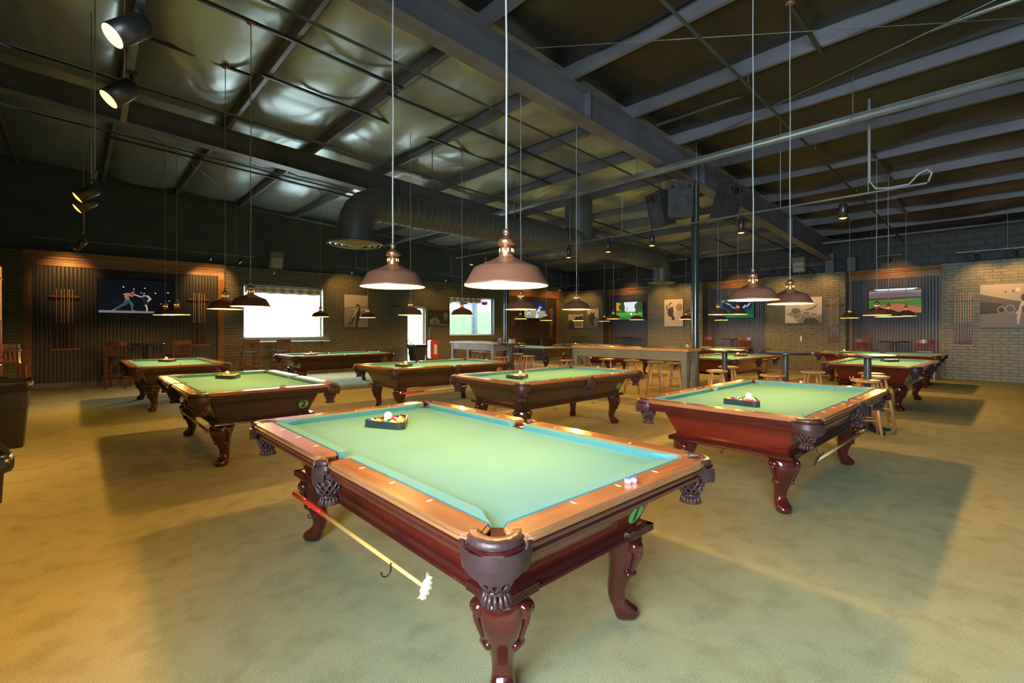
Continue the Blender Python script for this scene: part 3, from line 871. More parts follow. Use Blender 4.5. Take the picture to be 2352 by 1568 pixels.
SHORT = {'T1': 'on the foreground table', 'T6': 'on the scarlet cabinet table at right', 'T5': 'on the middle table', 'T2': 'on the left table with the round sticker', 'T0': 'on the farthest left table',
 'T4': 'on the centre left table', 'T3': 'on the table under the left window', 'T7': 'on the far middle table', 'T8': 'on the table in the far corner',
 'T11': 'on the table behind the oak bar table', 'T10': 'on the table right of the speaker column', 'T9': 'on the table left against the right wall', 'T13': 'on the table under the stadium screen', 'T14': 'on the table behind the right stools'}
order = [('solid',k) for k in BALLC] + [('striped',k) for k in BALLC] + [('solid','black')]
for key in TB:
    t = TB[key]; M = Matrix.Translation(t.location) @ Matrix.Rotation(t.rotation_euler[2], 4, 'Z')
    sp_ = .0572; cx_ = .5588 + .10; jit = math.radians(random.uniform(-4, 4))
    if key == 'T13': cx_ += .1
    R0 = M @ T(cx_, 0, 0, jit)
    o = bpy.data.objects.new('ball_rack', RACK_ME); C.objects.link(o); o.matrix_world = R0 @ T(0,0,ZB)
    setp(o, 'black triangle rack ' + SHORT[key], 'rack', 'triangle racks on the pool tables')
    od = order[:]; random.shuffle(od)
    if key == 'T1':
        front = [('solid','orange'),('striped','orange'),('solid','green'),('striped','green'),('striped','yellow')]
    elif key in ('T6','T5'):
        front = [('solid','red'),('striped','red'),('solid','purple'),('striped','purple'),('solid','orange')]
    else: front = [('solid','orange'),('solid','yellow'),('striped','yellow'),('solid','red')]
    od = front + [q for q in od if q not in front]
    hgt = sp_*4*math.sqrt(3)/2; slots = []
    for row in range(5):
        for c__ in range(row+1):
            slots.append((-hgt*2/3 + row*sp_*math.sqrt(3)/2, (c__-row/2)*sp_))
    # fill the side nearest the camera first
    def dist(q):
        p = R0 @ Vector((q[0], q[1], 0)); return p.x*.678+p.y*.735
    slots.sort(key=dist)
    for (kind, col_), (lx, ly) in zip(od, slots):
        b_ = bpy.data.objects.new('pool_ball', BM[(kind,col_)]); C.objects.link(b_)
        p = R0 @ Vector((lx, ly, ZB+BR)); b_.location = p
        b_.rotation_euler = (random.random()*6, random.random()*6, random.random()*6)
        cn = col_ if kind == 'solid' else 'white and '+col_+' striped'
        setp(b_, '%s ball racked %s' % (('solid '+cn) if kind == 'solid' else cn, SHORT[key]), 'pool ball', 'racked balls ' + SHORT[key])
    b_ = bpy.data.objects.new('cue_ball', BM['cue']); C.objects.link(b_)
    # rests in the hollow between three balls
    b_.location = R0 @ Vector((-hgt*2/3 + 2*sp_*math.sqrt(3)/2 + sp_*math.sqrt(3)/2/3*1 + .0, sp_/2 if True else 0, ZB+BR+.0467))
    setp(b_, 'white cue ball atop the rack ' + SHORT[key], 'pool ball')


# ================================================================ PENDANT LAMPS
def lamp_proto():
    t = empty('pendant_lamp')
    b = MB()
    outer = [(.215,.0),(.217,.006),(.208,.018),(.188,.055),(.170,.088),(.160,.096),(.115,.114),(.075,.132),(.052,.144),(.040,.150)]
    inner = [(.038,.146),(.074,.126),(.114,.108),(.156,.091),(.165,.084),(.184,.052),(.205,.014),(.215,.0)]
    b.lathe(outer, 40, mat=0); b.lathe(inner, 40, mat=1)
    b.build('shade', [m_copper, m_enamel], t)
    k = MB()
    k.lathe([(.030,.14),(.037,.15),(.037,.178),(.034,.186),(.034,.200),(.030,.206)], 24)
    k.lathe([(.031,.206),(.042,.209),(.042,.235),(.038,.24),(.022,.242),(.022,.252),(.014,.256),(.014,.268),(.018,.271),(.018,.288),(.010,.292),(.001,.293)], 24)
    so = k.build('socket', m_copper2, t)
    v = MB()
    for i in range(9):
        a = 2*PI*i/9; v.box(.0355,.0382,-.0035,.0035,.180-.008,.180+.010, xf=T(0,0,0,a))
    v.build('vent_slots', m_vent, so)
    kn = MB(); kn.tube([(.04,0,.222),(.058,0,.226)], [.005,.007], 8); kn.build('switch_knob', m_copper2, so)
    MB().sphere((0,0,.085), (.03,.03,.036), 14, 10).lathe([(.016,.11),(.016,.145)], 12).build('bulb', m_bulb, t)
    return t
# struts carrying the lamp cords
m_strut = mat('perforated_strut', (.05,.055,.055), .4, metal=.5)
STRUTS = []
def rail_x(y, x0, x1, lab, grp=None):
    STRUTS.append((y, x0, x1))
    b = MB()
    v = []
    for x in (x0, x1):
        z = roof(x) - .215
        v += [(x,y-.02,z-.035),(x,y+.02,z-.035),(x,y+.02,z),(x,y-.02,z)]
    b.add(v, [(0,1,2,3),(7,6,5,4),(0,4,5,1),(1,5,6,2),(2,6,7,3),(3,7,4,0)])
    setp(b.build('ceiling_strut', m_strut), lab, 'strut', grp)
rail_x(7.46, 2.0, 8.1, 'long dark strut under the purlins carrying the middle left table lamps')
rail_x(6.3, .5, 3.6, 'dark strut under the purlins carrying the lamp against the left window')
rail_x(7.62, .5, 1.9, 'short dark strut under the purlins above table 2')
rail_x(6.6, 3.5, 8.1, 'thin dark strut between the two middle left ceiling pipes')
rail_x(12.1, .5, 6.7, 'dark strut under the purlins carrying the lamps by the left window')
rail_x(10.85, .5, 6.0, 'dark strut just beyond the far ceiling beam')
rail_x(1.72, 4.9, 6.8, 'perforated strut under the purlins carrying the right lamp of the scarlet cabinet table')
rail_x(1.92, 10.6, 12.9, 'dark strut above the table 14 lamps')
LP = lamp_proto()
def lampl(x, y, zb, label, grp, p=LAMP_W):
    o = copy_tree(LP); o.location = (x, y, zb)
    setp(o, label, 'lamp', grp)
    zt = roof(x) - .215 - zb
    c_ = MB()
    n = 10
    if not any(abs(y-ry)<.03 and a<=x<=b2 for ry,a,b2 in STRUTS): rail_x(y, max([q for q in BX if q<x]), min([q for q in BX if q>x])+.06, 'short dark strut between two purlins carrying a pendant lamp cord', 'short struts carrying lamp cords')
    zt -= .035
    pts = [(.003*math.sin(i*2.1+x)*(1 if 0<i<n else 0), .003*math.cos(i*1.7)*(1 if 0<i<n else 0), .29+(zt-.29)*i/n) for i in range(n+1)]
    c_.tube(pts, .0055, 6); c_.build('cord', m_cord, o)
    d = MB(); d.lathe([(.001,zt-.012),(.045,zt-.012),(.05,zt)], 16); d.build('canopy', m_copper, o)
    l = bpy.data.lights.new('lamp_light', 'POINT'); l.energy = p; l.color = WARM; l.shadow_soft_size = .035
    lo_ = bpy.data.objects.new('lamp_light', l); C.objects.link(lo_); lo_.parent = o; lo_.location = (0, 0, .035)
    return o
def stru(x, y0, y1, along='x'):
    pass
LAMPS = [
 (1.64, 1.82, 1.655, 'big bronze pendant lamp nearest the camera, right one over the foreground table'),
 (1.60, 2.93, 1.72, 'bronze pendant lamp over the foreground table, left and farther of its two'),
 (4.62, 1.72, 1.70, 'bronze pendant lamp over the scarlet cabinet table, left of its two'),
 (5.60, 1.71, 1.70, 'bronze pendant lamp over the scarlet cabinet table, right of its two'),
 (4.52, 4.72, 1.70, 'bronze pendant lamp over table 5, left one, hanging just below the nearest lamp'),
 (5.66, 4.68, 1.73, 'bronze pendant lamp over table 5, right of its two'),
 (4.42, 7.46, 1.68, 'bronze pendant lamp left over the middle left table, in front of the door'),
 (5.56, 7.46, 1.70, 'bronze pendant lamp right over the middle left table, before the farther window'),
 (4.6, 12.15, 1.74, 'dark pendant lamp at the right edge of the left window'),
 (5.88, 12.15, 1.74, 'dark pendant lamp in front of the portrait picture on the brick'),
 (1.56, 6.30, 1.70, 'large bronze pendant lamp silhouetted against the left window'),
 (1.56, 7.60, 1.71, 'bronze pendant lamp just left of the left window, over table 2'),
 (1.42, 10.8, 1.70, 'bronze pendant lamp right of two before the boxing screen'),
 (1.40, 12.1, 1.72, 'bronze pendant lamp left of two before the boxing screen'),
 (12.15, 12.7, 1.80, 'unlit looking pendant lamp below the batter screen at left'),
 (12.15, 11.4, 1.73, 'pendant lamp at the right lower corner of the batter screen'),
 (12.3, 8.7, 1.74, 'pendant lamp left of two in front of the golf screen'),
 (13.6, 8.7, 1.73, 'pendant lamp right of two in front of the golf screen'),
 (15.25, 12.5, 1.78, 'tiny pendant lamp in front of the close-up picture on the far pier'),
 (15.25, 11.2, 1.73, 'tiny pendant lamp behind the golf screen pair, at their left'),
 (10.85, 4.8, 1.76, 'pendant lamp over the table right of the speaker column, left of its two'),
 (11.95, 4.8, 1.79, 'pendant lamp over the table right of the speaker column, right of its two'),
 (16.15, 7.05, 1.73, 'small pendant lamp right below the pair by the speaker column'),
 (16.15, 8.3, 1.78, 'small pendant lamp just left of the speaker column'),
 (11.1, 1.92, 1.69, 'pendant lamp left of three in front of the stadium screen'),
 (12.2, 1.92, 1.68, 'pendant lamp in the middle of three before the stadium screen'),
 (15.62, 2.1, 1.76, 'pendant lamp right of three before the stadium screen'),
 (15.62, 3.3, 1.73, 'pendant lamp alone left of the stadium screen alcove'),
]
for i, (x, y, z, lab) in enumerate(LAMPS):
    lampl(x, y, z, lab, 'bronze pendant lamps over the tables')
del_tree(LP)

def rod(p0, p1, lab, r=.006):
    setp(MB().tube([p0, p1], r, 6).build('bracing_rod', m_pipe, None), lab, 'rod')
rod((3.9, 4.35, 4.86), (8.6, -1.2, 4.78), 'thin steel bracing rod running from the near beam to the upper right')
rod((8.3, 4.35, 4.75), (6.6, -1.2, 4.88), 'thin steel bracing rod crossing the right side of the ceiling')
rod((.9, 10.1, 4.78), (4.2, 15.9, 4.9), 'thin pale bracing rod at the upper left below the far beam')

# ================================================================ TRACK LIGHTS
def spot(parent, loc, direction, power, size=1.6, col=WARM, blend=.7, r=.03):
    l = bpy.data.lights.new('track_light', 'SPOT'); l.energy = power; l.color = col; l.spot_size = size; l.spot_blend = blend; l.shadow_soft_size = r
    o = bpy.data.objects.new('track_light', l); C.objects.link(o); o.parent = parent
    o.location = loc; o.rotation_euler = Vector(direction).to_track_quat('-Z', 'Y').to_euler()
    return o
m_can = mat('track_can', (.06,.06,.065), .35, metal=.7)
m_glow = mat('lit_reflector', (1,.7,.35), .4, em=(1,.42,.07), es=3)
m_glow2 = mat('lit_reflector_strong', (1,.8,.5), .4, em=(1,.52,.13), es=5)
def track(p0, p1, lab, hang=()):
    t = empty('track_rail', p0, 0, lab, 'track')
    d = Vector(p1)-Vector(p0)
    b = MB(); hx = .018
    n_ = Vector((d.y, -d.x, 0)).normalized()*hx
    v = []
    for q in (Vector((0,0,0)), d):
        for sg in ((-1,-1),(1,-1),(1,1),(-1,1)):
            v.append(tuple(q + n_*sg[0] + Vector((0,0,.012*sg[1]))))
    b.add(v, [(0,1,2,3),(7,6,5,4),(0,4,5,1),(1,5,6,2),(2,6,7,3),(3,7,4,0)])
    b.build('rail', m_pipe, t)
    for f in hang:
        q = d*f; x = p0[0]+q.x
        MB().tube([tuple(q), (q.x, q.y, roof(x)-.05-p0[2])], .005, 6).build('hanger_wire', m_cord, t)
    return t
def head(p, aim, lab, grp, r=.055, L=.2, power=0, size=1.6, glow=None, stem=.09, es=None):
    """cylinder spotlight hanging from p, pointing along aim"""
    t = empty('track_spotlight', p, 0, lab, 'spotlight', grp)
    a = Vector(aim).normalized(); q = a.to_track_quat('-Z', 'Y').to_matrix().to_4x4()
    X = Matrix.Translation((0,0,-stem)) @ q
    b = MB(X); b.lathe([(.001,.02),(r*.8,.02),(r,.0),(r,-L),(r*.96,-L),(r*.92,-L*.9)], 24); b.build('can', m_can, t)
    g = MB(X); g.lathe([(.001,-L*1.06),(r*.5,-L*1.05),(r*.93,-L*1.0)], 20); g.build('lit_lens', glow or m_glow, t)
    s_ = MB(); s_.tube([(0,0,0),(0,0,-stem)], .012, 8).box(-.03,.03,-.02,.02,-.012,.012); s_.build('stem', m_can, t)
    if power:
        o = spot(t, tuple(X @ Vector((0,0,-L*1.09))), a, power, size)
    return t
tr1 = track((8.6, 7.5, 3.43), (8.6, .93, 3.43), 'long thin track rail hanging above the oak bar table', (.03,.25,.5,.72,.9))
for y, lab in ((7.35,'farthest left'),(6.22,'second from the left'),(5.15,'third from the left, left of the speakers'),(3.4,'fourth from the left, right of the speakers'),(1.9,'farthest right')):
    head((8.6, y, 3.406), (0,0,-1), 'black cylinder downlight on the bar table track, '+lab, 'cylinder downlights above the bar table', .056, .2, 85, 1.9)
_c = MB().tube([(8.6,1.57,roof(8.6)-.06),(8.6,1.57,3.6),(8.6,1.5,3.48),(8.6,1.35,3.455),(8.6,1.12,3.46),(8.6,1.02,3.58),(8.6,.93,3.62),(8.6,.88,3.56),(8.6,.92,3.445)], .012, 8).build('track_cable', m_cord)
setp(_c, 'pale cable dropping from the ceiling and looping at the right end of the long track', 'cable')
GL = 'track heads above the left tables'
t2 = track((.30, 5.0, 3.13), (.22, 1.6, 3.13), 'black track rail at the upper left with two bright lamp heads', (.05,.6))
head((.262, 3.13, 3.106), (-.62,-.15,-.62), 'large lit spotlight can, upper of the two glaring at upper left', GL, .062, .17, TRACK_W*1.1, 2.3, m_glow2)
head((.28, 3.98, 3.106), (-.62,-.10,-.66), 'large lit spotlight can, lower of the two glaring at upper left', GL, .062, .17, TRACK_W*1.1, 2.3, m_glow2)
t3 = track((.16, 6.2, 2.98), (.16, 7.8, 2.98), 'short track rail hanging on wires at the far left', (.1,.9))
head((.16, 6.5, 2.956), (-.75,.0,-.62), 'black spotlight can on wires at far left, nearer of its pair', GL, .06, .17, TRACK_W, 2.1)
head((.16, 7.1, 2.956), (-.75,.0,-.62), 'black spotlight can on wires at far left, farther of its pair', GL, .06, .17, TRACK_W, 2.1)
t4 = track((.12, 10.2, 3.0), (.12, 11.2, 3.0), 'tiny track rail at far left before the panelled wall', (.2,))
head((.12, 10.6, 2.976), (-.5,.3,-.7), 'dark spotlight can hanging just left above the panelled wall cornice', GL, .06, .17, TRACK_W*.6, 2.0)
t5 = track((-.7, 14.8, 3.46), (3.75, 14.8, 3.46), 'track rail with cans before the far left cornice', (.2,.9))
GW = 'wall washer spotlights on the far wall'
head((-.1, 14.8, 3.436), (.0,.8,-.45), 'small wall washing spotlight above the left cue rack', GW, .045, .13, 90, 1.15)
head((2.68, 14.8, 3.436), (.1,.75,-.45), 'small spotlight before the cornice right end, left of its pair', GW, .045, .14, 80, 1.15)
head((3.42, 14.8, 3.436), (-.25,.75,-.45), 'small spotlight before the cornice right end, right of its pair', GW, .045, .14, 70, 1.15)
t6 = track((6.1, 14.8, 3.42), (8.3, 14.8, 3.42), 'short track rail above the portrait picture on the brick wall', (.3,))
head((6.65, 14.8, 3.396), (.2,.8,-.55), 'small spotlight washing the brick above the portrait picture', GW, .045, .14, 60, 1.6)
t7 = track((9.9, 14.8, 3.44), (12.0, 14.8, 3.44), 'short track rail above the door and farther window', (.3,.8))
head((10.34, 14.8, 3.416), (-.1,.8,-.8), 'small spotlight above the red extinguisher, left of its pair', GW, .045, .14, 40, 1.5)
head((11.2, 14.8, 3.416), (.1,.8,-.8), 'small spotlight above the farther window, right of its pair', GW, .045, .14, 20, 1.5)
t8 = track((8.7, 12.0, 3.62), (8.7, 8.4, 3.62), 'thin track rail above the grey bar table', (.2,.8))
head((8.7, 11.2, 3.596), (0,0,-1), 'small cylinder downlight above the grey bar table, left', GW, .05, .17, 35, 1.6)
head((8.7, 10.5, 3.596), (0,0,-1), 'small cylinder downlight above the grey bar table, right', GW, .05, .17, 35, 1.6)
track((14.9, 14.9, 3.52), (17.7, 14.9, 3.52), 'short track rail before the batter screen cornice', (.3,.7))
head((15.3, 14.9, 3.496), (.1,.8,-.6), 'small spotlight over the batter screen alcove, left', GW, .045, .13, 60, 1.9)
head((17.3, 14.9, 3.496), (.1,.8,-.6), 'small spotlight over the batter screen alcove, right', GW, .045, .13, 70, 1.9)
GR = 'wall washer spotlights on the right wall'
t9 = track((17.32, 6.2, 3.46), (17.32, 4.4, 3.46), 'short black track rail above the brick pier with the wheel picture', (.5,))
for y, lab, pw in ((5.8,'left of three over the wheel picture pier',62),(5.37,'middle of three over the wheel picture pier',28),(4.7,'right of three over the wheel picture pier',66)):
    head((17.32, y, 3.436), (.75,.08*(1 if y>5 else -1),-.62), 'black spotlight, '+lab, GR, .05, .15, pw, 1.55)
t10 = track((17.32, 1.3, 3.46), (17.32, -.3, 3.46), 'short black track rail above the far right brick pier', (.6,))
for y, lab in ((.89,'left of two above the far right brick pier'),(.2,'right of two above the far right brick pier')):
    head((17.32, y, 3.436), (.75,-.05,-.62), 'black spotlight, '+lab, GR, .05, .15, 78, 1.55)
t11 = track((17.32, 10.8, 3.46), (17.32, 9.0, 3.46), 'short black track rail above the pier left of the speaker column', (.5,))
for y, lab in ((10.5,'left of two by the duct end above the pier'),(9.6,'right of two by the duct end above the pier')):
    head((17.32, y, 3.436), (.75,0,-.62), 'black spotlight, '+lab, GR, .05, .15, 76, 1.55)
t12 = track((17.32, 15.9, 3.46), (17.32, 13.8, 3.46), 'short black track rail above the pier in the far corner', (.5,))
for y, lab in ((15.4,'left of two in the far corner'),(14.5,'right of two in the far corner')):
    head((17.32, y, 3.436), (.75,0,-.62), 'black spotlight, '+lab, GR, .05, .15, 70, 1.55)
for y, lab in ((12.4,'above the golf screen cornice'),(7.6,'above the middle alcove cornice'),(2.8,'above the stadium screen cornice')):
    track((17.9, y+.3, 3.624), (17.9, y-.3, 3.624), 'tiny track rail '+lab.replace('hidden ',''), (.5,))
    head((17.9, y, 3.6), (.7,0,-.40), 'small hidden spotlight '+lab, GR, .045, .12, 50, 1.5)

# ---- hanging loudspeakers by the near column
m_spk = noisy(mat('speaker_cloth', (.035,.035,.04), .7), (.03,.03,.034), (.045,.045,.05), ns=6)
m_spk2 = mat('speaker_dark', (.008,.008,.01), .5)
def speaker(loc, rz, rx, lab, w_=.46, h_=.68, d_=.36):
    t = empty('loudspeaker', loc, 0, lab, 'loudspeaker', 'loudspeakers hung on chains by the column')
    X = T(0,0,0,rz,rx)
    b = MB(X)
    k = .13   # trapezoid cabinet, wide at the front (-y)
    P = [(-w_/2,-d_/2),(w_/2,-d_/2),(w_/2-k,d_/2),(-w_/2+k,d_/2)]
    b.prism(P, P, -h_/2, h_/2)
    for i in range(9):
        z = -h_/2+.05+i*(h_-.1)/8
        b.add([(w_/2+.004,-d_/2+.03,z),(w_/2-k+.004,d_/2-.02,z),(w_/2-k+.004,d_/2-.02,z+.012),(w_/2+.004,-d_/2+.03,z+.012)], [(0,1,2,3)])
        b.add([(-w_/2-.004,-d_/2+.03,z),(-w_/2+k-.004,d_/2-.02,z),(-w_/2+k-.004,d_/2-.02,z+.012),(-w_/2-.004,-d_/2+.03,z+.012)], [(0,1,2,3)])
    b.build('cabinet', m_spk, t)
    f = MB(X)
    for a in ((-w_/2,w_/2,-h_/2,-h_/2+.03),(-w_/2,w_/2,h_/2-.03,h_/2),(-w_/2,-w_/2+.03,-h_/2,h_/2),(w_/2-.03,w_/2,-h_/2,h_/2)):
        f.box(a[0],a[1],-d_/2-.015,-d_/2,a[2],a[3])
    f.build('front_frame', m_spk, t)
    wf_ = MB(X @ T(0,-d_/2,-h_*.14,0,PI/2)); wf_.lathe([(.001,-.01),(.05,-.012),(.07,.004),(.15,-.004),(.17,.012),(.165,.0)], 28); wf_.build('woofer', m_spk, t)
    hn = MB(X); hn.box(-.07,.07,-d_/2-.004,-d_/2+.01,h_*.24,h_*.42); hn.build('horn', m_spk2, t)
    for q in (-1,1):
        pr_ = MB(X @ T(q*w_*.33,-d_/2,h_*.33,0,PI/2)); pr_.lathe([(.001,.005),(.035,.005),(.037,.0)], 16); pr_.build('port', m_spk2, t)
    for q in (-1,1):
        c_ = MB(); z0 = h_/2*.9; pts = []
        zt = roof(loc[0])-.2-loc[2]
        m_ = 14
        c_.tube([(q*.12*math.cos(rz), q*.12*math.sin(rz), z0+(zt-z0)*i/m_) for i in range(m_+1)], [.006 if i%2 else .0035 for i in range(m_+1)], 6)
        c_.build('chain', m_iron, t)
    return t
speaker((8.55, 4.55, 3.90), math.radians(-50), math.radians(6), 'black trapezoid loudspeaker on chains facing the camera, left of the column top')
speaker((8.75, 5.0, 3.86), math.radians(-115), math.radians(14), 'black ribbed loudspeaker partly hidden behind the front facing one')
speaker((9.35, 4.0, 3.92), math.radians(-10), math.radians(18), 'black ribbed loudspeaker tilted down, hung right of the column top')

# floodlight style wall speakers above the brick
def wallbox(loc, rz, lab):
    t = empty('wall_speaker', loc, rz, lab, 'speaker')
    X = T(0,0,0,0,math.radians(12))
    b = MB(X).box(-.2,.2,-.12,.1,-.27,.27).build('case', m_grey, t, bevel=.02)
    MB(X).box(-.16,.16,-.128,-.12,-.22,.08).build('grille', m_pale, t)
    MB(X).box(-.16,.16,-.126,-.12,.10,.22).build('top_panel', m_grey2, t)
    c_ = MB(); c_.tube([(0,.02,-.26),(.0,.1,-.38),(0,.2,-.42)], .018, 8); c_.build('bracket', m_pipe, t)
m_pale = mat('pale_grille', (.30,.34,.32), .5); m_grey2 = mat('mid_grey', (.12,.15,.15), .4)
wallbox((4.58, 15.7, 3.55), 0, 'grey box speaker on a bracket above the left window')
wallbox((18.15, 5.25, 3.62), -PI/2, 'grey box speaker on a bracket above the wheel picture pier')

# ================================================================ BAR TABLES, STOOLS, HIGH TOPS, CHAIRS
def bar_table(x, y, L, W, top, frame, lab, H=1.07):
    t = empty('bar_table', (x, y, 0), 0, lab, 'bar table')
    MB().box(-W/2, W/2, -L/2, L/2, H-.045, H).build('table_top', top, t, bevel=.006)
    a = MB(); iw, il = W/2-.04, L/2-.05
    for q in (-1,1):
        a.box(min(q*iw,q*(iw-.03)), max(q*iw,q*(iw-.03)), -il, il, H-.22, H-.046)
        a.box(-iw, iw, min(q*il,q*(il-.03)), max(q*il,q*(il-.03)), H-.22, H-.046)
    a.build('apron', frame, t)
    for qx in (-1,1):
        for qy in (-1,1):
            cx_, cy_ = qx*(iw-.045), qy*(il-.045)
            MB().box(cx_-.052, cx_+.052, cy_-.052, cy_+.052, 0, H-.047).build('leg', frame, t, bevel=.004)
    return t
bar_table(8.27, 5.43, 2.7, .5, m_top_oak, m_grey, 'long bar table with oak top and grey legs beside the near column')
m_palegrey = noisy(mat('pale_grey_top', (.5,.5,.5), .3), (.42,.42,.42), (.55,.55,.56), ns=3)  # pale grey tabletop, mottled between two close tones
m_greyblue = noisy(mat('grey_blue_paint', (.14,.17,.19), .4), (.11,.14,.155), (.17,.20,.22), ns=4)
bar_table(8.48, 10.5, 2.0, .74, m_palegrey, m_greyblue, 'pale grey bar table beside the far column under the farther window')

def stool_proto(m):
    t = empty('bar_stool')
    b = MB(); b.lathe([(.001,.712),(.14,.712),(.168,.722),(.172,.735),(.165,.746),(.10,.750),(.001,.748)], 28); b.build('seat', m, t)
    for k in range(4):
        a = PI/4 + k*PI/2; c_, s_ = math.cos(a), math.sin(a)
        l = MB(); l.tube([(.105*c_,.105*s_,.715),(.14*c_,.14*s_,.52),(.178*c_,.178*s_,.30),(.225*c_,.225*s_,.0)], [.017,.022,.021,.017], 10); l.build('leg', m, t)
    for z0, z1 in ((.22,.27),(.42,.46)):
        for k in range(4):
            a, b2 = PI/4+k*PI/2, PI/4+(k+1)*PI/2; z = z0 if k % 2 else z1
            r = .225 - (z/.715)*.12
            g = MB(); g.tube([(r*math.cos(a),r*math.sin(a),z),(r*math.cos(b2),r*math.sin(b2),z)], .011, 8); g.build('rung', m, t)
    return t
SP = stool_proto(m_oak)
def stool(x, y, lab, grp, rz=None):
    o = copy_tree(SP); o.location = (x, y, 0); o.rotation_euler = (0,0, random.random()*1.5 if rz is None else rz)
    setp(o, lab, 'stool', grp)
G1 = 'round oak stools along the oak bar table'
for x, y, lab in ((9.10,6.62,'farthest left'),(9.10,5.95,'second from the left'),(9.08,5.36,'third from the left'),(9.04,4.87,'rightmost')):
    stool(x, y, 'round oak stool behind the oak bar table, '+lab, G1)
GS = 'stools at round high tables'
stool(8.12, 6.99, 'round oak stool left of the oak bar table front leg', GS)
stool(9.15, 7.3, 'round oak stool seen between two legs at the far end of the oak bar table', GS)
G2 = 'pale topped stools along the grey bar table'
for y, lab in ((11.5,'farthest left'),(11.0,'second from the left'),(10.5,'third from the left'),(9.6,'rightmost')):
    stool(9.06, y, 'round stool behind the grey bar table, '+lab, G2)
stool(7.78, 8.85, 'round oak stool left of the napkin holder table', GS)
stool(8.62, 8.72, 'round oak stool right of the napkin holder table', GS)
stool(7.86, 3.50, 'round oak stool left at the round table beside the near column', GS)
stool(8.84, 3.72, 'round oak stool right at the round table beside the near column', GS)
stool(7.72, 2.60, 'round oak stool front left at the middle round table', GS)
stool(8.78, 2.35, 'round oak stool behind the middle round table', GS)
stool(7.86, 1.48, 'honey oak stool nearest of three at the right round table', GS, .3)
stool(8.62, 1.50, 'honey oak stool middle of three at the right round table', GS, .8)
stool(9.15, 1.65, 'honey oak stool farthest of three at the right round table', GS)
del_tree(SP)

def hightop_proto(top_mat):
    t = empty('round_high_table')
    b = MB(); b.lathe([(.001,1.035),(.36,1.035),(.375,1.045),(.375,1.062),(.368,1.07)], 40, mat=0); b.lathe([(.368,1.07),(.32,1.0705)], 40, mat=0); b.lathe([(.32,1.0705),(.001,1.0705)], 40, mat=1)
    b.build('table_top', [m_blacktop, top_mat], t)
    MB().lathe([(.045,.06),(.045,1.035)], 20).lathe([(.08,1.02),(.12,1.034)], 20).build('post', m_post, t)
    f = MB()
    for k in range(4):
        f.loft([[(.03,-.035,.03),(.03,.035,.03),(.03,.035,.08),(.03,-.035,.08)],[(.30,-.03,.0),(.30,.03,.0),(.30,.03,.03),(.30,-.03,.03)]], smooth=False, xf=T(0,0,0,PI/4+k*PI/2))
    f.lathe([(.06,.02),(.06,.10),(.045,.11)], 16); f.build('base', m_iron, t)
    return t
m_post = mat('table_post', (.035,.045,.06), .25, coat=.5)
m_lam = wood('amber_laminate', (.45,.26,.09), (.6,.36,.13), .3, .4)
HW, HB = hightop_proto(m_lam), hightop_proto(m_blacktop)
def hightop(x, y, lab, p, s_=1.0):
    o = copy_tree(p); o.location = (x, y, 0); setp(o, lab, 'table', 'round high tables')
hightop(8.25, 1.53, 'round high table with amber top and black edge in front of table 14', HW)
hightop(8.2, 2.57, 'round high table with black top in the middle, between two pool tables at right', HB)
hightop(8.4, 3.60, 'round high table with amber top right beside the near column', HW)
hightop(8.55, 7.16, 'round black high table just left of the oak bar table', HB)
hightop(8.17, 8.88, 'round black high table with a napkin holder before the grey bar table', HB)
GA = 'black'
for x, y, lab in ((1.42,15.2,'round black high table under the boxing screen'),(15.86,15.2,'round black high table in the batter screen alcove'),(17.6,14.4,'round black high table at the pier in the far corner'),
                  (18.2,12.33,'round black high table under the golf screen'),(18.15,7.5,'round black high table under the middle alcove screen'),(18.15,2.70,'round black high table under the stadium screen'),
                  (-1.02,12.3,'glossy black high table at the far left edge, farther one'),(-.92,7.3,'glossy black high table at the far left edge, behind the bin')):
    hightop(x, y, lab, HB)
del_tree(HW); del_tree(HB)

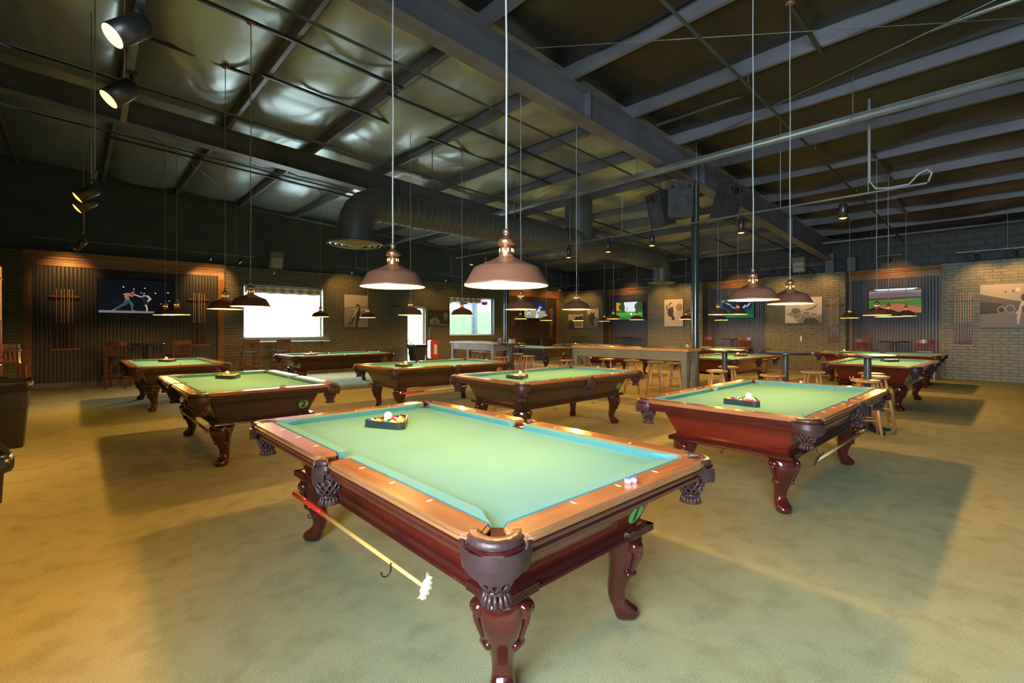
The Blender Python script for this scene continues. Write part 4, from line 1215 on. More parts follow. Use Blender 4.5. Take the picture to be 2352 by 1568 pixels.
def chair_proto():
    t = empty('bar_chair'); m = m_chair
    MB().box(-.2,.2,-.2,.2,.735,.765).build('seat', m_blacktop, t, bevel=.01)
    for qx in (-1,1):
        f = MB(); f.loft([[(qx*.19-.018,-.20-.018,0),(qx*.19+.018,-.20-.018,0),(qx*.19+.018,-.20+.018,0),(qx*.19-.018,-.20+.018,0)],[(qx*.17-.02,-.17-.02,.735),(qx*.17+.02,-.17-.02,.735),(qx*.17+.02,-.17+.02,.735),(qx*.17-.02,-.17+.02,.735)]], smooth=False)
        f.build('leg', m, t)
        f = MB(); rg = []
        for y, z in ((.24,0),(.19,.40),(.18,.76),(.24,1.12)):
            rg.append([(qx*.19-.018,y-.02,z),(qx*.19+.018,y-.02,z),(qx*.19+.018,y+.02,z),(qx*.19-.018,y+.02,z)])
        f.loft(rg, smooth=False); f.build('leg', m, t)
    bk = MB(); n = 8
    rg = []
    for i in range(n+1):
        x = -.215+.43*i/n; y = .235+.03*math.cos((i/n-.5)*PI)
        rg.append([(x,y-.012,1.03),(x,y+.012,1.03),(x,y+.012,1.135),(x,y-.012,1.135)])
    bk.loft(rg, smooth=False)
    bk.build('top_rail', m, t)
    for i in range(5):
        x = -.13+.065*i; y0 = .18
        MB().loft([[(x-.012,y0-.008,.79),(x+.012,y0-.008,.79),(x+.012,y0+.008,.79),(x-.012,y0+.008,.79)],[(x-.014,.25-.008,1.05),(x+.014,.25-.008,1.05),(x+.014,.25+.008,1.05),(x-.014,.25+.008,1.05)]], smooth=False).build('slat', m, t)
    s_ = MB(); s_.box(-.17,.17,.175,.195,.78,.81); s_.build('lower_rail', m, t)
    s_ = MB()
    for z in (.25,.4):
        s_.box(-.18,-.165,-.18,.2,z,z+.03); s_.box(.165,.18,-.18,.2,z,z+.03)
    s_.box(-.18,.18,-.2,-.18,.3,.33); s_.box(-.18,.18,.19,.205,.3,.33); s_.build('stretchers', m, t)
    return t
CP = chair_proto()
def chair(x, y, rz, lab, grp):
    o = copy_tree(CP); o.location = (x, y, 0); o.rotation_euler = (0,0,rz); setp(o, lab, 'chair', grp)
D_ = math.radians
GC = 'slat back bar chairs in the wall alcoves'
for x, y, rz, lab in ((.80,14.95,165,'slat back bar chair left of the table under the boxing screen'),(2.0,14.95,195,'slat back bar chair right of the table under the boxing screen'),
    (17.75,3.3,75,'mahogany slat back bar chair left under the stadium screen'),(17.7,1.98,100,'mahogany slat back bar chair right under the stadium screen'),
    (17.75,8.05,70,'slat back bar chair left under the middle alcove screen'),(17.75,6.85,100,'slat back bar chair right under the middle alcove screen'),
    (9.6,11.3,-80,'reddish bar chair behind the grey bar table, left'),(9.6,10.75,-95,'reddish bar chair behind the grey bar table, right')):
    chair(x, y, D_(rz), lab, GC)
for x, y, rz, lab in ((3.75,15.3,0,'dark bar chair against the wall under the left end of the white ledge'),(4.6,15.35,10,'dark bar chair under the middle of the white ledge')):
    chair(x, y, D_(rz+180), lab, 'dark chairs under the ledge')
for x, y, rz, lab in ((-.9,13.3,20,'dark bar chair at the far left edge, farthest back'),(-.88,9.9,90,'dark bar chair at the far left edge behind the tall bin'),(-.86,7.8,90,'dark red wooden bar chair at the far left edge beside the tall bin')):
    chair(x, y, D_(rz), lab, 'bar chairs along the left edge')
del_tree(CP)

# bins at the left edge
m_bag = mat('black_bin_bag', (.015,.015,.02), .25, coat=.4)
def bin_(x, y, rz, lab, h=.78, w=.25):
    t = empty('trash_bin', (x,y,0), rz, lab, 'bin')
    def rr(a, z): return [(q[0], q[1], z) for q in (arc(a-.05,a-.05,.05,0,PI/2,4)+arc(-a+.05,a-.05,.05,PI/2,PI,4)+arc(-a+.05,-a+.05,.05,PI,1.5*PI,4)+arc(a-.05,-a+.05,.05,1.5*PI,2*PI,4))]
    b = MB(); b.loft([rr(w*.76,0), rr(w*.97,h*.93), rr(w*1.03,h*.94), rr(w*1.05,h), rr(w*.98,h), rr(w*.93,h*.6)], smooth=False); b.build('bin_body', m_black, t)
    g = MB(); rings = []
    for k, (a, z) in enumerate(((w*.9,h*.7),(w*1.0,h*1.012),(w*1.09,h*1.0),(w*1.10,h*.9),(w*1.05,h*.86))):
        ring = rr(a, z); rings.append([(p[0]*(1+.03*math.sin(i*2.3+k)), p[1]*(1+.03*math.cos(i*1.9)), p[2]+.008*math.sin(i*3.1+k)) for i, p in enumerate(ring)])
    g.loft(rings, cap=False); g.build('bin_liner', m_bag, t)
    return t
bin_(-.63, 8.42, 0, 'tall black trash bin with a bag at the left edge of the picture', .80, .24)
bin_(-.56, 4.2, .2, 'black trash bin with a shiny liner cut by the left edge, closest', .70, .24)
bin_(9.35, 15.3, 0, 'black trash bin in front of the glass door', .85, .26)

# white napkin caddy on table, condiments
def box_thing(name, x, y, z, sx, sy, sz, m, lab, cat, rz=0):
    o = MB().box(-sx/2,sx/2,-sy/2,sy/2,0,sz).build(name, m, None, bevel=min(sx,sy,sz)*.12)
    o.location = (x,y,z); o.rotation_euler = (0,0,rz); setp(o, lab, cat); return o
box_thing('napkin_holder', 8.2, 8.9, 1.0708, .16, .1, .09, m_chrome, 'chrome napkin holder on the round table before the grey bar table', 'napkin holder')
box_thing('menu_stand', 8.27, 5.0, 1.07, .3, .22, .02, m_black, 'flat black menu lying on the oak bar table', 'menu', .3)
box_thing('menu_stand', 8.1, 2.6, 1.0708, .36, .26, .018, m_grey2, 'grey folded menu on the middle round table', 'menu', .9)

# chalk cubes
m_chalk_p = mat('chalk_paper', (.75,.16,.24), .6); m_chalk_w = mat('chalk_white', (.8,.78,.8), .6); m_chalk_b = mat('chalk_blue', (.03,.16,.4), .8)
def chalk(x, y, z, rz, lab, grp=None):
    t = empty('chalk_cube', (x,y,z), rz, lab, 'chalk', grp)
    a = .0115; b = MB(); b.box(-a,a,-a,a,0,.007,0); b.box(-a-.0001,a+.0001,-a-.0001,a+.0001,.007,.016,1); b.box(-a,a,-a,a,.016,.020,0); b.build('wrapper', [m_chalk_p, m_chalk_w], t)
    MB().box(-a*.98,a*.98,-a*.98,a*.98,.020,.023).build('chalk', m_chalk_b, t)
def on_table(key, lx, ly):
    t = TB[key]; return Matrix.Translation(t.location) @ Matrix.Rotation(t.rotation_euler[2],4,'Z') @ Vector((lx,ly,ZR))
def chalks(key, lx, ly, n, where, wh):
    for i in range(n):
        p = on_table(key, lx + (.012*i), ly + .03*i); side = ('left' if i == 0 else 'right')
        chalk(p.x, p.y, p.z, .3+.4*i+TB[key].rotation_euler[2], ('%s red and white chalk cube %s' % (side, where)) if n > 1 else 'red white chalk cube %s' % where)
chalks('T1', -(LH-.065), -.085, 2, 'of two on the foreground table near rail', 0)
chalks('T2', -(LH-.05), -.12, 2, 'of two on the rail above the sticker 2', 0)
chalks('T0', -(LH-.05), .05, 1, 'on the near rail of the farthest left table', 0)
chalks('T6', -(LH-.05), -.1, 1, 'on the far rail of the scarlet cabinet table', 0)
chalks('T5', -(LH-.05), -.1, 1, 'on the right end rail of table 5', 0)
chalks('T4', -(LH-.05), .0, 1, 'on the right end rail of the centre left table', 0)
chalks('T3', -(LH-.05), -.1, 1, 'on the right end of the table below the left window', 0)
chalks('T10', -(LH-.05), 0, 1, 'on the near end of the table by the speaker column', 0)
chalks('T14', -(LH-.05), .1, 1, 'on the near rail of table 14', 0)

# ---- cues, bridges and hooks hung under the tables
def cue_lathe(mb, L, r0, r1, mat_=0, a=0.0, b=1.0, n=10):
    mb.lathe([(r0+(r1-r0)*a, L*a), (r0+(r1-r0)*b, L*b)], n, mat=mat_, cap=True)
m_brg = mat('ivory_bridge_head', (.78,.72,.48), .4)
m_brgb = mat('black_bridge_head', (.02,.015,.015), .4)
m_red = mat('red_butt', (.55,.02,.01), .2, coat=.7)
m_cue_yellow = mat('yellow_maple', (.75,.45,.14), .25, coat=.5)
def bridge_stick(p0, p1, lab, butt, shaft, headm, name='bridge_stick', with_head=True, bf=.28):
    """stick from butt p0 to tip p1"""
    p0, p1 = Vector(p0), Vector(p1); d = p1-p0; L = d.length
    t = empty(name, p0, 0, lab, 'bridge stick' if with_head else 'cue')
    q = d.to_track_quat('Z', 'Y').to_matrix().to_4x4()
    b = MB(q); cue_lathe(b, L, .0165, .0075, 0, 0, bf, 12); b.sphere((0,0,0), (.0165,.0165,.012), 12, 6); b.build('butt', butt, t)
    b = MB(q); cue_lathe(b, L, .0165, .0075, 0, bf, 1, 12)
    # pointed splice
    b.build('shaft', shaft, t)
    sp = MB(q)
    for k in range(4):
        a = k*PI/2; r_ = .0160
        sp.add([(r_*math.cos(a-.6)*.98, r_*math.sin(a-.6)*.98, L*bf*.98),(r_*math.cos(a+.6)*.98, r_*math.sin(a+.6)*.98, L*bf*.98),(.0150*math.cos(a), .0150*math.sin(a), L*(bf+.11))], [(0,1,2)])
    sp.build('splice', butt, t)
    if with_head:
        h = MB(q @ Matrix.Rotation(math.radians(65), 4, 'Z'))
        out = []
        P = [(-.062,-.028),(-.05,-.012),(-.055,.005),(-.042,.022),(-.03,.012),(-.018,.03),(-.004,.016),(.010,.036),(.024,.016),(.036,.024),(.042,.008),(.058,.012),(.054,-.008),(.064,-.026),(.040,-.016),(.018,-.030),(0,-.02),(-.02,-.032),(-.038,-.016)]
        P = [(x*.8, z*.8) for x, z in P]; h.add([(x, -.006, L+z) for x, z in P] + [(x, .006, L+z) for x, z in P], [tuple(range(len(P))), tuple(range(len(P), 2*len(P)))[::-1]] + [(i, (i+1)%len(P), len(P)+(i+1)%len(P), len(P)+i) for i in range(len(P))])
        h.build('bridge_head', headm, t)
    return t
bridge_stick((.99, 3.02, .435), (1.03, 1.62, .405), 'bridge stick with red butt and ivory head hung under the foreground table', m_red, m_cue_yellow, m_brg)
bridge_stick((5.9, 1.12, .40), (4.28, 1.12, .40), 'bridge stick with black head hung under the scarlet cabinet table', m_cue_butt, m_cue_shaft, m_brgb)
bridge_stick((1.0, 5.62, .40), (1.0, 7.15, .40), 'bridge stick with pale head hung under the left side of table 2', m_cue_butt, m_cue_shaft, m_brg)
bridge_stick((3.95, 6.9, .38), (5.4, 6.92, .40), 'cue stick with red butt hung under the table left of table 5', m_red, m_cue_shaft, m_brg, 'cue_stick', False)
def hook(x, y, ang, key, lab):
    b = MB(T(x, y, .432, ang)); pts = [(0,0,0),(0,0,-.03)] + [(.022-.022*math.cos(a), 0, -.03-.022*math.sin(a)) for a in [PI*i/6 for i in range(7)]]
    b.tube(pts, .0032, 6); b.sphere(pts[-1], .006, 8, 6)
    o = b.build('cue_hook', m_iron); M_ = TB[key].matrix_world if False else Matrix.Translation(TB[key].location) @ Matrix.Rotation(TB[key].rotation_euler[2],4,'Z')
    o.parent = TB[key]; o.matrix_parent_inverse = M_.inverted()
for x, y, a, k in ((1.0,2.7,PI,'T1'),(1.0,1.85,PI,'T1'),(4.05,1.75,PI,'T6'),(5.2,1.2,-PI/2,'T6'),(4.6,1.2,-PI/2,'T6'),(4.6,4.18,-PI/2,'T5'),(5.4,4.18,-PI/2,'T5'),(4.05,4.7,PI,'T5'),(4.9,7.02,-PI/2,'T4')):
    hook(x, y, a, k, '')

# ================================================================ CUE RACKS ON THE WALLS
def cue_mesh():
    t = empty('pool_cue')
    b = MB(); b.lathe([(.0065,.62),(.0060,1.0),(.0055,1.44),(.0055,1.455)], 8); b.build('shaft', m_cue_shaft, t)
    b = MB(); b.lathe([(.001,0),(.014,.002),(.0145,.03),(.0125,.40),(.0105,.62)], 8); b.build('butt', m_cue_butt, t)
    return t
CQ = cue_mesh()
ORD = ['leftmost','second from the left','third from the left','fourth from the left','fifth from the left','sixth from the left','rightmost']
def cue_rack(x, y, rz, xs, lab, z0=.95, where='', wd=.55):
    t = empty('cue_rack', (x, y, 0), rz, lab, 'cue rack')
    def slotbar(z, d, h):
        b = MB(); pts = arc(wd/2-.03,-d/2,.03,-PI/2,PI/2,6)+arc(-wd/2+.03,-d/2,.03,PI/2,1.5*PI,6)
        b.prism([(p[0], p[1]*1.0) for p in pts], pts, z, z+h); return b
    slotbar(z0-.03, .07, .03).build('shelf', m_rackwood, t)
    slotbar(z0+1.26, .07, .022).build('top_bar', m_rackwood, t)
    b = MB()
    for q in (-1,1): b.box(q*wd*.36-.015, q*wd*.36+.015, -.012, 0, z0+1.23, z0+1.31); b.box(q*wd*.36-.015, q*wd*.36+.015, -.012, 0, z0-.05, z0+.02)
    b.build('mounting_tab', m_rackwood, t)
    c_, s_ = math.cos(rz), math.sin(rz); n = len(xs)
    for i, u in enumerate(xs):
        o = copy_tree(CQ); lx, ly = u, -.055
        o.location = (x+lx*c_-ly*s_, y+lx*s_+ly*c_, z0+.001)
        nm = ORD[i] if i < n-1 else 'rightmost'
        setp(o, 'wooden pool cue, %s in the rack %s' % (nm, where), 'pool cue', 'pool cues '+where)
cue_rack(-.16, YF+.01, 0, [-.14,-.055,.0,.062,.09,.15], 'wooden wall rack of cues left of the boxing screen', .95, 'left of the boxing screen')
cue_rack(2.62, YF+.01, 0, [-.13,-.085,-.01,.02,.07,.14], 'wooden wall rack of cues right of the boxing screen', .99, 'right of the boxing screen')
cue_rack(14.8, YF+.01, 0, [-.12,-.02,.08], 'wooden wall rack of cues left of the batter screen', .98, 'left of the batter screen')
cue_rack(17.32, YF+.01, 0, [-.1,0,.06,.12], 'wooden wall rack of cues right of the batter screen', .98, 'right of the batter screen')
cue_rack(18.4, 9.15, -PI/2, [-.08,.0,.05], 'wooden wall rack of cues on the pier behind the speaker column', .96, 'on the pier behind the column')
cue_rack(18.4, 4.30, -PI/2, [-.14,-.09,-.055,-.01,.035,.08,.12], 'wooden wall rack of cues beside the wheel picture', .97, 'beside the wheel picture')
cue_rack(18.4, 1.26, -PI/2, [-.125,-.055,-.015,.045,.095,.145,.19], 'wooden wall rack of cues beside the far right picture', .99, 'beside the far right picture')
cue_rack(-.9, 10.98, PI/2, [-.05,.1], 'wooden wall rack of cues on the left side wall edge', .96, 'on the left side wall edge')
del_tree(CQ)

# ================================================================ SCREENS AND PICTURES
def em(name, c, k=1.0):
    m = mat('screen_'+name, (0,0,0), .3, em=c, es=k); return m
m_tv = mat('tv_plastic', (.01,.01,.012), .25)
def ell(cx_, cz_, rx, rz_, n=14, a=0.0):
    return [(cx_+rx*math.cos(2*PI*i/n)*math.cos(a)-rz_*math.sin(2*PI*i/n)*math.sin(a), cz_+rx*math.cos(2*PI*i/n)*math.sin(a)+rz_*math.sin(2*PI*i/n)*math.cos(a)) for i in range(n)]
def limb(*pts):
    """polyline of (x,z,r) -> quads and joints"""
    out = []
    for (x0,z0,r0),(x1,z1,r1) in zip(pts[:-1], pts[1:]):
        dx, dz = x1-x0, z1-z0; L = math.hypot(dx,dz) or 1; nx, nz = -dz/L, dx/L
        out.append([(x0+nx*r0,z0+nz*r0),(x1+nx*r1,z1+nz*r1),(x1-nx*r1,z1-nz*r1),(x0-nx*r0,z0-nz*r0)])
        out.append(ell(x1,z1,r1,r1,10))
    return out
def flat(parent, name, shapes, mats, w_, h_, y0=-.001):
    """shapes: (matindex, [(x,z)...]) in units 0..1 of the panel, later ones on top"""
    b = MB()
    for i, (mi, pts) in enumerate(shapes):
        q = []
        for x, z in pts:
            q.append(((min(max(x,0),1)-.5)*w_, y0-.00025*i, (min(max(z,0),1)-.5)*h_))
        b.poly(q, mi)
    return b.build(name, mats, parent)
def tv(x, y, z, rz, w_, h_, lab, shapes, mats, tilt=0.0, off=.12):
    t = empty('television', (x, y, z), rz, lab, 'television')
    b = MB(); b.box(-w_/2-.02, w_/2+.02, -.03, .02, -h_/2-.02, h_/2+.02); b.build('housing', m_tv, t, bevel=.006)
    MB().box(-.2,.2,.02,off,-.15,.15).build('wall_mount', m_iron, t)
    flat(t, 'screen', [(0,[(0,0),(1,0),(1,1),(0,1)])]+shapes, mats, w_, h_, -.032)
def F(mi, lst): return [(mi, p) for p in lst]
# boxing / kick boxing
M1 = [em('night',(.0008,.0014,.004),1), em('canvas',(.16,.16,.18)), em('skin',(.30,.13,.08)), em('skin_pale',(.5,.32,.24)), em('tights',(.03,.07,.09)), em('glove',(.5,.02,.02)), em('spot',(.75,.8,.9),1.2), em('black_shirt',(.008,.012,.016)), em('ropes',(.06,.01,.012))]
sh = [(1,[(0,.0),(.92,.0),(.9,.06),(0,.07)])]
sh += F(4, limb((.37,.42,.032),(.345,.28,.028),(.22,.12,.018))) + F(4, limb((.37,.42,.03),(.435,.26,.022),(.435,.09,.012)))
sh += F(2, limb((.385,.6,.035),(.36,.5,.03),(.375,.42,.026))) + F(2, limb((.39,.6,.02),(.43,.5,.014),(.47,.56,.012))) + F(2, [ell(.44,.6,.02,.035)])
sh += F(5, [ell(.455,.64,.016,.035), ell(.47,.55,.014,.025)]) + F(2, limb((.22,.12,.014),(.165,.06,.01)) + limb((.435,.09,.012),(.48,.06,.008)))
sh += F(3, limb((.46,.57,.012),(.55,.5,.018),(.58,.5,.018))) + F(7, limb((.58,.5,.03),(.62,.4,.045),(.64,.28,.035))) + F(3, limb((.58,.54,.014),(.65,.53,.018),(.685,.44,.02),(.65,.36,.012)))
sh += F(3, limb((.62,.26,.016),(.64,.16,.012),(.64,.06,.01))) + F(7, [ell(.565,.55,.014,.025)])
sh += F(6, [ell(.32,.78,.012,.014), ell(.46,.73,.009,.014), ell(.61,.77,.009,.014), ell(.56,.63,.009,.011), ell(.6,.6,.011,.011), ell(.76,.63,.012,.013), ell(.94,.66,.016,.011), ell(.33,.56,.01,.01), ell(.84,.3,.008,.01), ell(.96,.4,.01,.01)])
sh += F(8, [[(.14,.28),(.33,.3),(.33,.295),(.14,.272)], ell(.24,.57,.012,.012)])
tv(1.23, YF-.06, 2.28, 0, 1.52, .86, 'wide screen showing two kick boxers on dark ground, at left', sh, M1)
# batter
M2 = [em('stand_blue',(.008,.04,.12)), em('field',(.30,.33,.17)), em('white',(.7,.72,.8)), em('navy',(.01,.015,.06)), em('dirt',(.32,.14,.08)), em('dark_blue',(.004,.02,.07))]
sh = [(1,[(0,0),(1,0),(1,.46),(0,.5)]), (4,[(0,.12),(1,.1),(1,.07),(0,.09)]), (5,[(.35,.6),(1,.55),(1,1),(.3,1)])]
sh += F(2, limb((.72,.62,.05),(.64,.38,.06),(.60,.12,.06),(.58,0,.06))) + F(3, [ell(.73,.82,.055,.07), ell(.80,.62,.07,.07)]) + F(3, limb((.66,.42,.02),(.64,.25,.022))) + F(2, limb((.7,.72,.04),(.8,.66,.03)))
sh += F(2, limb((.18,.42,.03),(.14,.2,.02))) + F(2, limb((.2,.42,.03),(.27,.24,.02))) + F(3, [ell(.2,.44,.05,.05)])
tv(16.17, YF-.06, 2.33, 0, 1.42, .76, 'screen showing a baseball batter against blue, in the far corner alcove', sh, M2)
# golf
M3 = [em('grass',(.03,.18,.01)), em('trees',(.02,.06,.005)), em('sky',(.75,.8,.85)), em('sunlit',(.5,.28,.02)), em('ball',(.9,.9,.9)), em('figure',(.5,.5,.55)), em('grass_light',(.07,.32,.02))]
sh = [(1,[(0,.38),(1,.38),(1,1),(0,1)]), (2,[(.34,.45),(.72,.42),(.82,1),(.3,1)]), (3,[(0,.5),(.22,.48),(.3,.85),(.06,1),(0,1)]), (6,[(0,.18),(1,.2),(1,.4),(0,.4)])]
sh += F(5, limb((.44,.72,.03),(.42,.55,.035),(.46,.38,.02))) + F(1, [ell(.22,.7,.12,.2), ell(.84,.72,.14,.24)]) + F(4, [ell(.58,.3,.045,.07)])
tv(18.72, 12.35, 2.27, -PI/2, 1.40, .78, 'screen showing a golf ball on grass, in the alcove by the duct end', sh, M3)
# football closeup
M4 = [em('teal',(.005,.07,.06)), em('dark_navy',(.004,.008,.03)), em('helmet',(.35,.38,.42)), em('green_line',(.01,.14,.06)), em('orange',(.4,.14,.03))]
sh = F(1, [ell(.3,.6,.2,.2,14,-.6), ell(.75,.6,.2,.2,14,.4), ell(.55,.7,.16,.16)]) + F(2, [ell(.28,.7,.1,.03,10,-.6), ell(.42,.52,.12,.025,10,-.7), ell(.74,.55,.04,.1,10,-.4), ell(.85,.62,.03,.12,10,-.4)]) + F(4,[ell(.12,.85,.06,.06)]) + F(3, [[(0,0),(1,0),(1,.16),(0,.12)]])
tv(18.72, 7.58, 2.24, -PI/2, 1.30, .76, 'screen showing a teal and navy close scene behind the right pair of lamps', sh, M4)
# stadium
M5 = [em('stand_red',(.12,.05,.045)), em('stadium_sky',(.8,.85,.9)), em('lawn',(.06,.16,.02)), em('infield',(.42,.12,.05)), em('grey_stand',(.25,.22,.22)), em('dark_band',(.02,.035,.02)), em('crowd',(.16,.10,.10))]
sh = [(1,[(.15,.93),(.85,.93),(.95,1),(.1,1)]), (4,[(0,.82),(.5,.86),(1,.82),(1,.9),(.5,.92),(0,.9)]), (6,[(0,.62),(1,.66),(1,.76),(.5,.8),(0,.76)]), (4,[(0,.77),(.5,.82),(1,.78),(1,.8),(.5,.84),(0,.79)]), (5,[(0,.56),(1,.6),(1,.65),(0,.61)]), (2,[(0,0),(1,0),(1,.6),(0,.56)]), (3,[(.3,.5),(.6,.54),(.9,.53),(.7,.49)])]
sh += [(3,[(0,0),(0,.12),(.2,.3),(.42,.38),(.65,.36),(1,.22),(1,0)])]
tv(18.70, 2.79, 2.30, -PI/2, 1.28, .76, 'screen showing a baseball stadium with green lawn, in the alcove at right', sh, M5)

def art(x, y, z, rz, w_, h_, lab, shapes, mats, name='wall_picture'):
    t = empty(name, (x, y, z), rz, lab, 'picture')
    MB().box(-w_/2, w_/2, 0, .045, -h_/2, h_/2).build('canvas', m_black, t)
    flat(t, 'print', [(0,[(0,0),(1,0),(1,1),(0,1)])]+shapes, mats, w_, h_, -.001)
def gm(v, tint=(1,.93,.8)): return mat('print_grey', tuple(v*q for q in tint), .6)
GY = [gm(.50), gm(.32), gm(.16), gm(.06), gm(.62), gm(.24)]
# woman walking down a road (generic figure)
sh = [(1,[(0,0),(1,0),(1,.5),(0,.55)]), (5,[(0,.55),(.5,.58),(1,.62),(1,.66),(.4,.62),(0,.6)])]
for k in range(4): sh += [(2,[(.02+.1*k,.0),(.05+.1*k,.0),(.5,.52),(.46,.5)])]
sh += F(3, [ell(.56,.66,.07,.06), ell(.62,.58,.05,.1)]) + F(4, [ell(.57,.62,.035,.04)]) + F(4, limb((.55,.55,.04),(.44,.42,.03),(.36,.3,.02))) + F(3, limb((.62,.5,.07),(.58,.32,.08),(.52,.12,.05),(.5,.0,.05))) + F(3, limb((.42,.3,.03),(.3,.12,.03),(.2,.08,.02)))
art(7.29, YF-.045, 2.06, 0, .87, 1.12, 'sepia picture of a figure on a road, on brick right of the left window', sh, GY)
# vehicle at right of the door
DK = [gm(.035), gm(.25,(1,1,.7)), gm(.14,(1,1,.7)), gm(.08), gm(.42,(1,1,.7)), gm(.02)]
sh = [(2,[(0,.05),(1,.0),(1,.15),(0,.22)])] + F(1, [[(.03,.2),(.5,.18),(.52,.34),(.44,.42),(.36,.56),(.2,.56),(.14,.44),(.03,.42)]]) + F(3, [ell(.28,.3,.1,.07), [(.2,.45),(.34,.45),(.32,.53),(.22,.53)]]) + F(2, [ell(.8,.62,.12,.3)]) + F(1, [ell(.82,.7,.07,.14)])
art(10.77, YF-.045, 1.86, 0, .98, .64, 'dark picture of an old car, above the red extinguisher box', sh, DK)
sh = F(3, [[(0,0),(.45,0),(.35,.5),(.05,.6),(0,.4)], ell(.75,.8,.25,.1)]) + F(1, [ell(.68,.35,.3,.3), [(.1,.8),(.3,.95),(.6,.95),(.55,.8),(.3,.78)]]) + F(3, limb((.45,.55,.02),(.62,.4,.02),(.58,.15,.02))) + F(3, limb((.8,.5,.02),(.7,.3,.02),(.9,.1,.02))) + F(3, limb((.1,.7,.02),(.3,.45,.02),(.45,.3,.015)))
art(18.36, 15.22, 1.82, -PI/2, .95, .67, 'sepia close-up picture with light ovals on the far corner pier, left one', sh, GY)
sh = [(2,[(0,0),(1,0),(1,.45),(.6,.6),(0,.75)])] + F(3, [ell(.35,.5,.22,.25), ell(.55,.72,.1,.1), ell(.5,.4,.2,.3), [(.3,.72),(.42,.72),(.42,.82),(.3,.82)]]) + F(5, [ell(.75,.3,.2,.2)])
art(18.36, 14.16, 1.94, -PI/2, .70, .90, 'black and white picture of people on the far corner pier, right one', sh, GY)
sh = [(4,[(0,0),(1,0),(1,.3),(.4,.55),(0,.35)])] + F(3, [ell(.35,.82,.09,.07), ell(.32,.52,.15,.17)]) + F(4, [ell(.38,.8,.06,.05)]) + F(3, limb((.45,.72,.07),(.4,.5,.08),(.48,.3,.08))) + F(4, limb((.5,.7,.05),(.6,.55,.04),(.5,.4,.03))) + F(5, [ell(.8,.7,.18,.14), ell(.15,.7,.08,.12)])
art(18.36, 9.98, 2.10, -PI/2, .84, 1.12, 'tall picture of a figure holding something dark, on the pier left of the speaker column', sh, GY)
def ringp(cx_, cz_, rx, rz_, t_=.018, n=20):
    o_, i_ = ell(cx_,cz_,rx,rz_,n), ell(cx_,cz_,rx-t_,rz_-t_*1.5,n)
    return [[o_[i], o_[(i+1)%n], i_[(i+1)%n], i_[i]] for i in range(n)]
sh = [(5,[(0,.3),(.3,.55),(.45,.5),(.7,.4),(1,.3),(1,0),(0,0)]), (4,[(0,0),(.38,0),(.15,.3),(0,.34)]), (3,[(.5,0),(.95,.02),(.8,.2),(.55,.18)])]
sh += F(4, ringp(.33,.35,.14,.22) + ringp(.8,.45,.14,.22) + ringp(.6,.4,.12,.1,.012)) + F(2, limb((.55,.5,.02),(.7,.55,.025),(.86,.68,.02))) + F(4, limb((.33,.35,.01),(.55,.45,.012),(.8,.45,.01))) + F(2,[ell(.3,.5,.12,.1)])
art(18.36, 5.2, 2.07, -PI/2, 1.12, .88, 'sepia picture of bicycle-like wheels on the pier right of the speaker column', sh, GY)
VI = [gm(.34,(1,.92,.95)), gm(.20,(1,.95,1.05)), gm(.10,(1,1,1.1)), gm(.05), gm(.5,(1,.93,.88)), gm(.26,(1,.95,1.05))]
sh = [(1,[(0,0),(1,0),(1,.5),(0,.32)]), (2,[(0,.3),(.6,.35),(1,.4),(1,.45),(.45,.62),(0,.78)]), (3,[(0,.3),(.35,.35),(.3,.55),(0,.6)])]
sh += F(5, ringp(.42,.42,.07,.1) + ringp(.3,.4,.06,.09)) + F(3, [ell(.62,.68,.055,.09)]) + F(4, [ell(.635,.66,.03,.05)]) + F(4, limb((.61,.58,.035),(.58,.5,.03),(.55,.38,.02),(.5,.32,.015))) + F(4, limb((.63,.56,.03),(.70,.45,.018),(.76,.4,.015))) + F(2, limb((.58,.46,.04),(.66,.42,.04))) + F(4, limb((.55,.38,.028),(.53,.2,.022),(.53,.08,.016))) + F(4, limb((.68,.4,.028),(.78,.3,.022),(.84,.18,.016)))
sh += F(4, [[(.5,.8),(.56,.8),(.56,.9),(.5,.9)]]) + F(2, [ell(.36,.82,.018,.02), ell(.46,.84,.016,.02)])
art(18.36, .20, 2.06, -PI/2, 1.36, 1.16, 'black and white picture of a leaning woman by a truck, far right', sh, VI)

# extinguisher cabinet, tag, switch plate
t = empty('extinguisher_cabinet', (10.39, 15.84, .64), 0, 'red fire extinguisher box on the wall right of the glass door', 'extinguisher box')
m_redp = mat('red_plastic', (.55,.04,.01), .3, coat=.4)
MB().box(-.19,.19,-.14,.15,-.36,.36).build('case', m_redp, t, bevel=.03)
MB().box(-.05,.09,-.15,-.14,-.2,.18).build('front_panel', m_white2, t)
box_thing('wall_notice', 10.3, 15.985, 1.08, .07, .02, .44, m_pale, 'narrow pale notice strip above the red extinguisher box', 'notice')
box_thing('wall_plate', 18.38, 5.27, 1.02, .03, .05, .17, m_white2, 'small pale plate on the brick below the wheel picture', 'wall plate')
box_thing('wall_box', 8.9, 15.95, 1.96, .42, .08, .3, m_grey2, 'grey box on the wall left of the glass door top', 'wall box')

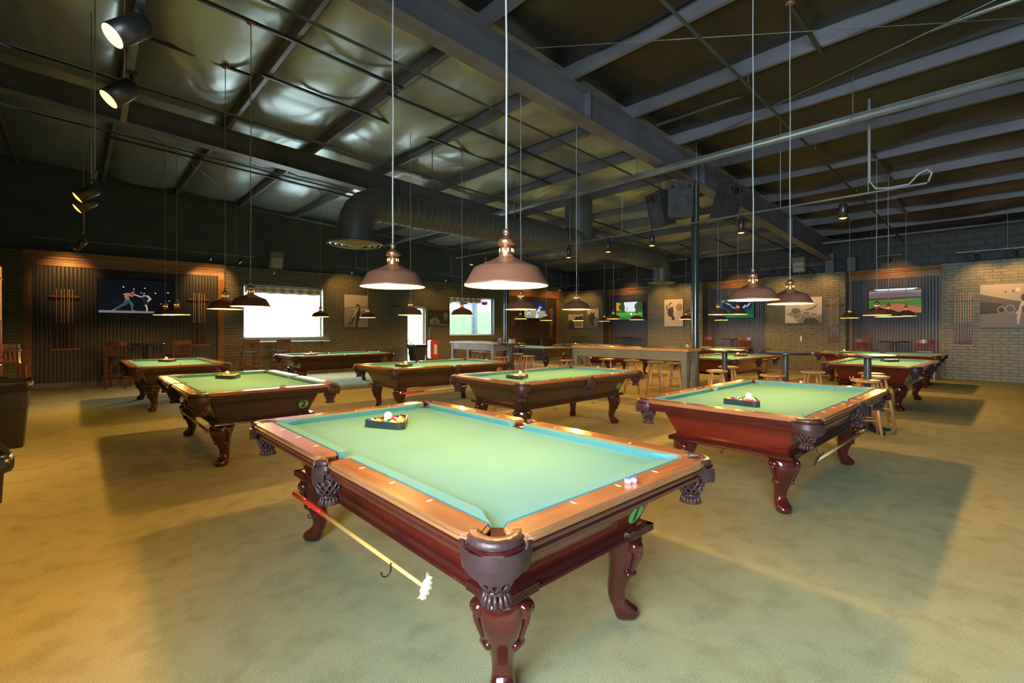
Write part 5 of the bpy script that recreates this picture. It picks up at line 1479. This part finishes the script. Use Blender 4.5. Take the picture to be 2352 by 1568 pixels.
# ================================================================ OUTSIDE
m_lot = noisy(mat('concrete_lot', (.5,.5,.5), .9), (.42,.42,.42), (.55,.54,.52), ns=.6, kind='World')
m_grass = noisy(mat('lawn', (.12,.22,.04), .9), (.10,.15,.06), (.16,.21,.09), ns=2, kind='World')
def gz(y): return -.05 if y < 17.5 else (-.05+(y-17.5)*.235 if y < 33 else 3.6+(y-33)*.004)
def terrain(x0, x1, ys, off):
    b = MB(); b.loft([[(x0,y,gz(y)+off),(x1,y,gz(y)+off)] for y in ys], cap=False, closed=False, smooth=False); return b
struct(terrain(-30, 70, (16.3,17.5,33,70), -.03).build('ground_outside', m_lot))
setp(terrain(13.5, 60, (17.6,25,29.5), .0).build('lawn_outside', m_grass), 'green lawn slope seen through the farther window', 'lawn', None, 'stuff')
# storefront
m_red_b = mat('red_brick_far', (.45,.12,.08), .8); m_store = mat('storefront_glass', (.12,.2,.3), .15); m_wallp = mat('pale_render', (.55,.5,.45), .8)
t = empty('storefront_building', (20, 44, 3.55), 0, 'distant shop building with red trim seen through the left window', 'building')
MB().box(-14, 18, 0, 6, 0, 5.5).build('wall', m_wallp, t)
for k in range(7):
    MB().box(-12+k*4, -9+k*4, -.06, 0, .4, 3.2).build('window', m_store, t)
MB().box(-14, 18, -.3, 0, 3.6, 4.2).build('fascia', m_red_b, t)
for k in range(3): MB().box(-13+k*10, -12.3+k*10, -.2, 0, 0, 3.6).build('post', m_red_b, t)
t = empty('park_bench', (12.2, 33.5, 3.55), 0, 'pinkish slatted fence or bench seen through the left window', 'fence')
fb = MB()
for z in (.5,.8,1.1,1.4): fb.box(-3, 3, -.05, .05, z, z+.14)
fb.build('rail_slats', m_red_b, t); fb = MB()
for x in (-2.8,0,2.8): fb.box(x-.07, x+.07, -.07, .07, 0, 1.6)
fb.build('posts', m_red_b, t)
def car(x, y, m, lab, rz=0):
    t = empty('parked_car', (x, y, gz(y)-.03), rz, lab, 'car')
    sec = [(-2.2,.35,.75),(-2.1,.3,.85),(-1.3,.3,.95),(-.8,.3,1.42),(.7,.3,1.45),(1.3,.3,1.0),(2.1,.3,.85),(2.25,.35,.6)]
    b = MB(); b.loft([[(x0,-.85,z0),(x0,.85,z0),(x0,.85,min(z1,.95)),(x0,.68,z1),(x0,-.68,z1),(x0,-.85,min(z1,.95))] for x0, z0, z1 in sec], smooth=False); b.build('body', m, t)
    g_ = MB(); g_.box(-.75,.65,-.80,.80,.98,1.3); g_.build('glasshouse', m_store, t)
    for wx in (-1.35,1.35):
        for wy in (-.8,.8):
            MB().lathe([(.001,-.1),(.32,-.1),(.34,0),(.32,.1),(.001,.1)], 16, xf=T(wx,wy,.34,0,PI/2)).build('wheel', m_black, t)
m_carr = mat('car_red', (.5,.02,.02), .3, coat=.5); m_carw = mat('car_white', (.7,.7,.72), .3, coat=.5); m_carb = mat('car_grey_blue', (.1,.16,.22), .3, coat=.5)
car(24.5, 33.5, m_carr, 'red parked car beyond the lawn, seen through the farther window')
car(29.5, 33.5, m_carw, 'white parked car beyond the lawn, at right through the farther window')
car(19.8, 33.5, m_carb, 'grey blue parked car beyond the lawn, at left through the farther window')
box_thing('porch_post', 17.3, 22, .98, .27, .27, 4.2, m_greyblue, 'square grey porch post outside the farther window', 'post')
# shrub by the door
rng = random.Random(3); sb = MB()
for i in range(500):
    a = rng.random()*2*PI; h_ = rng.random(); r_ = .42*math.sin(PI*min(.95,h_+.1))*math.sqrt(rng.random())
    x, y, z = r_*math.cos(a), r_*math.sin(a), h_*1.4
    c1 = Vector((rng.uniform(-1,1), rng.uniform(-1,1), rng.uniform(-.5,1))).normalized(); c2 = c1.cross(Vector((rng.random(),.3,.5))).normalized()
    p = Vector((x,y,z)); l_ = .07
    sb.add([tuple(p-c1*l_), tuple(p+c2*l_*.45), tuple(p+c1*l_), tuple(p-c2*l_*.45)], [(0,1,2,3)])
t = empty('door_shrub', (10.3, 17.9, 0), 0, 'leafy green shrub just outside the glass door', 'shrub')
sb.build('foliage', mat('shrub_leaves', (.08,.2,.03), .7), t); MB().tube([(0,0,0),(0,0,.5)], .03, 8).build('stem', m_chair, t)
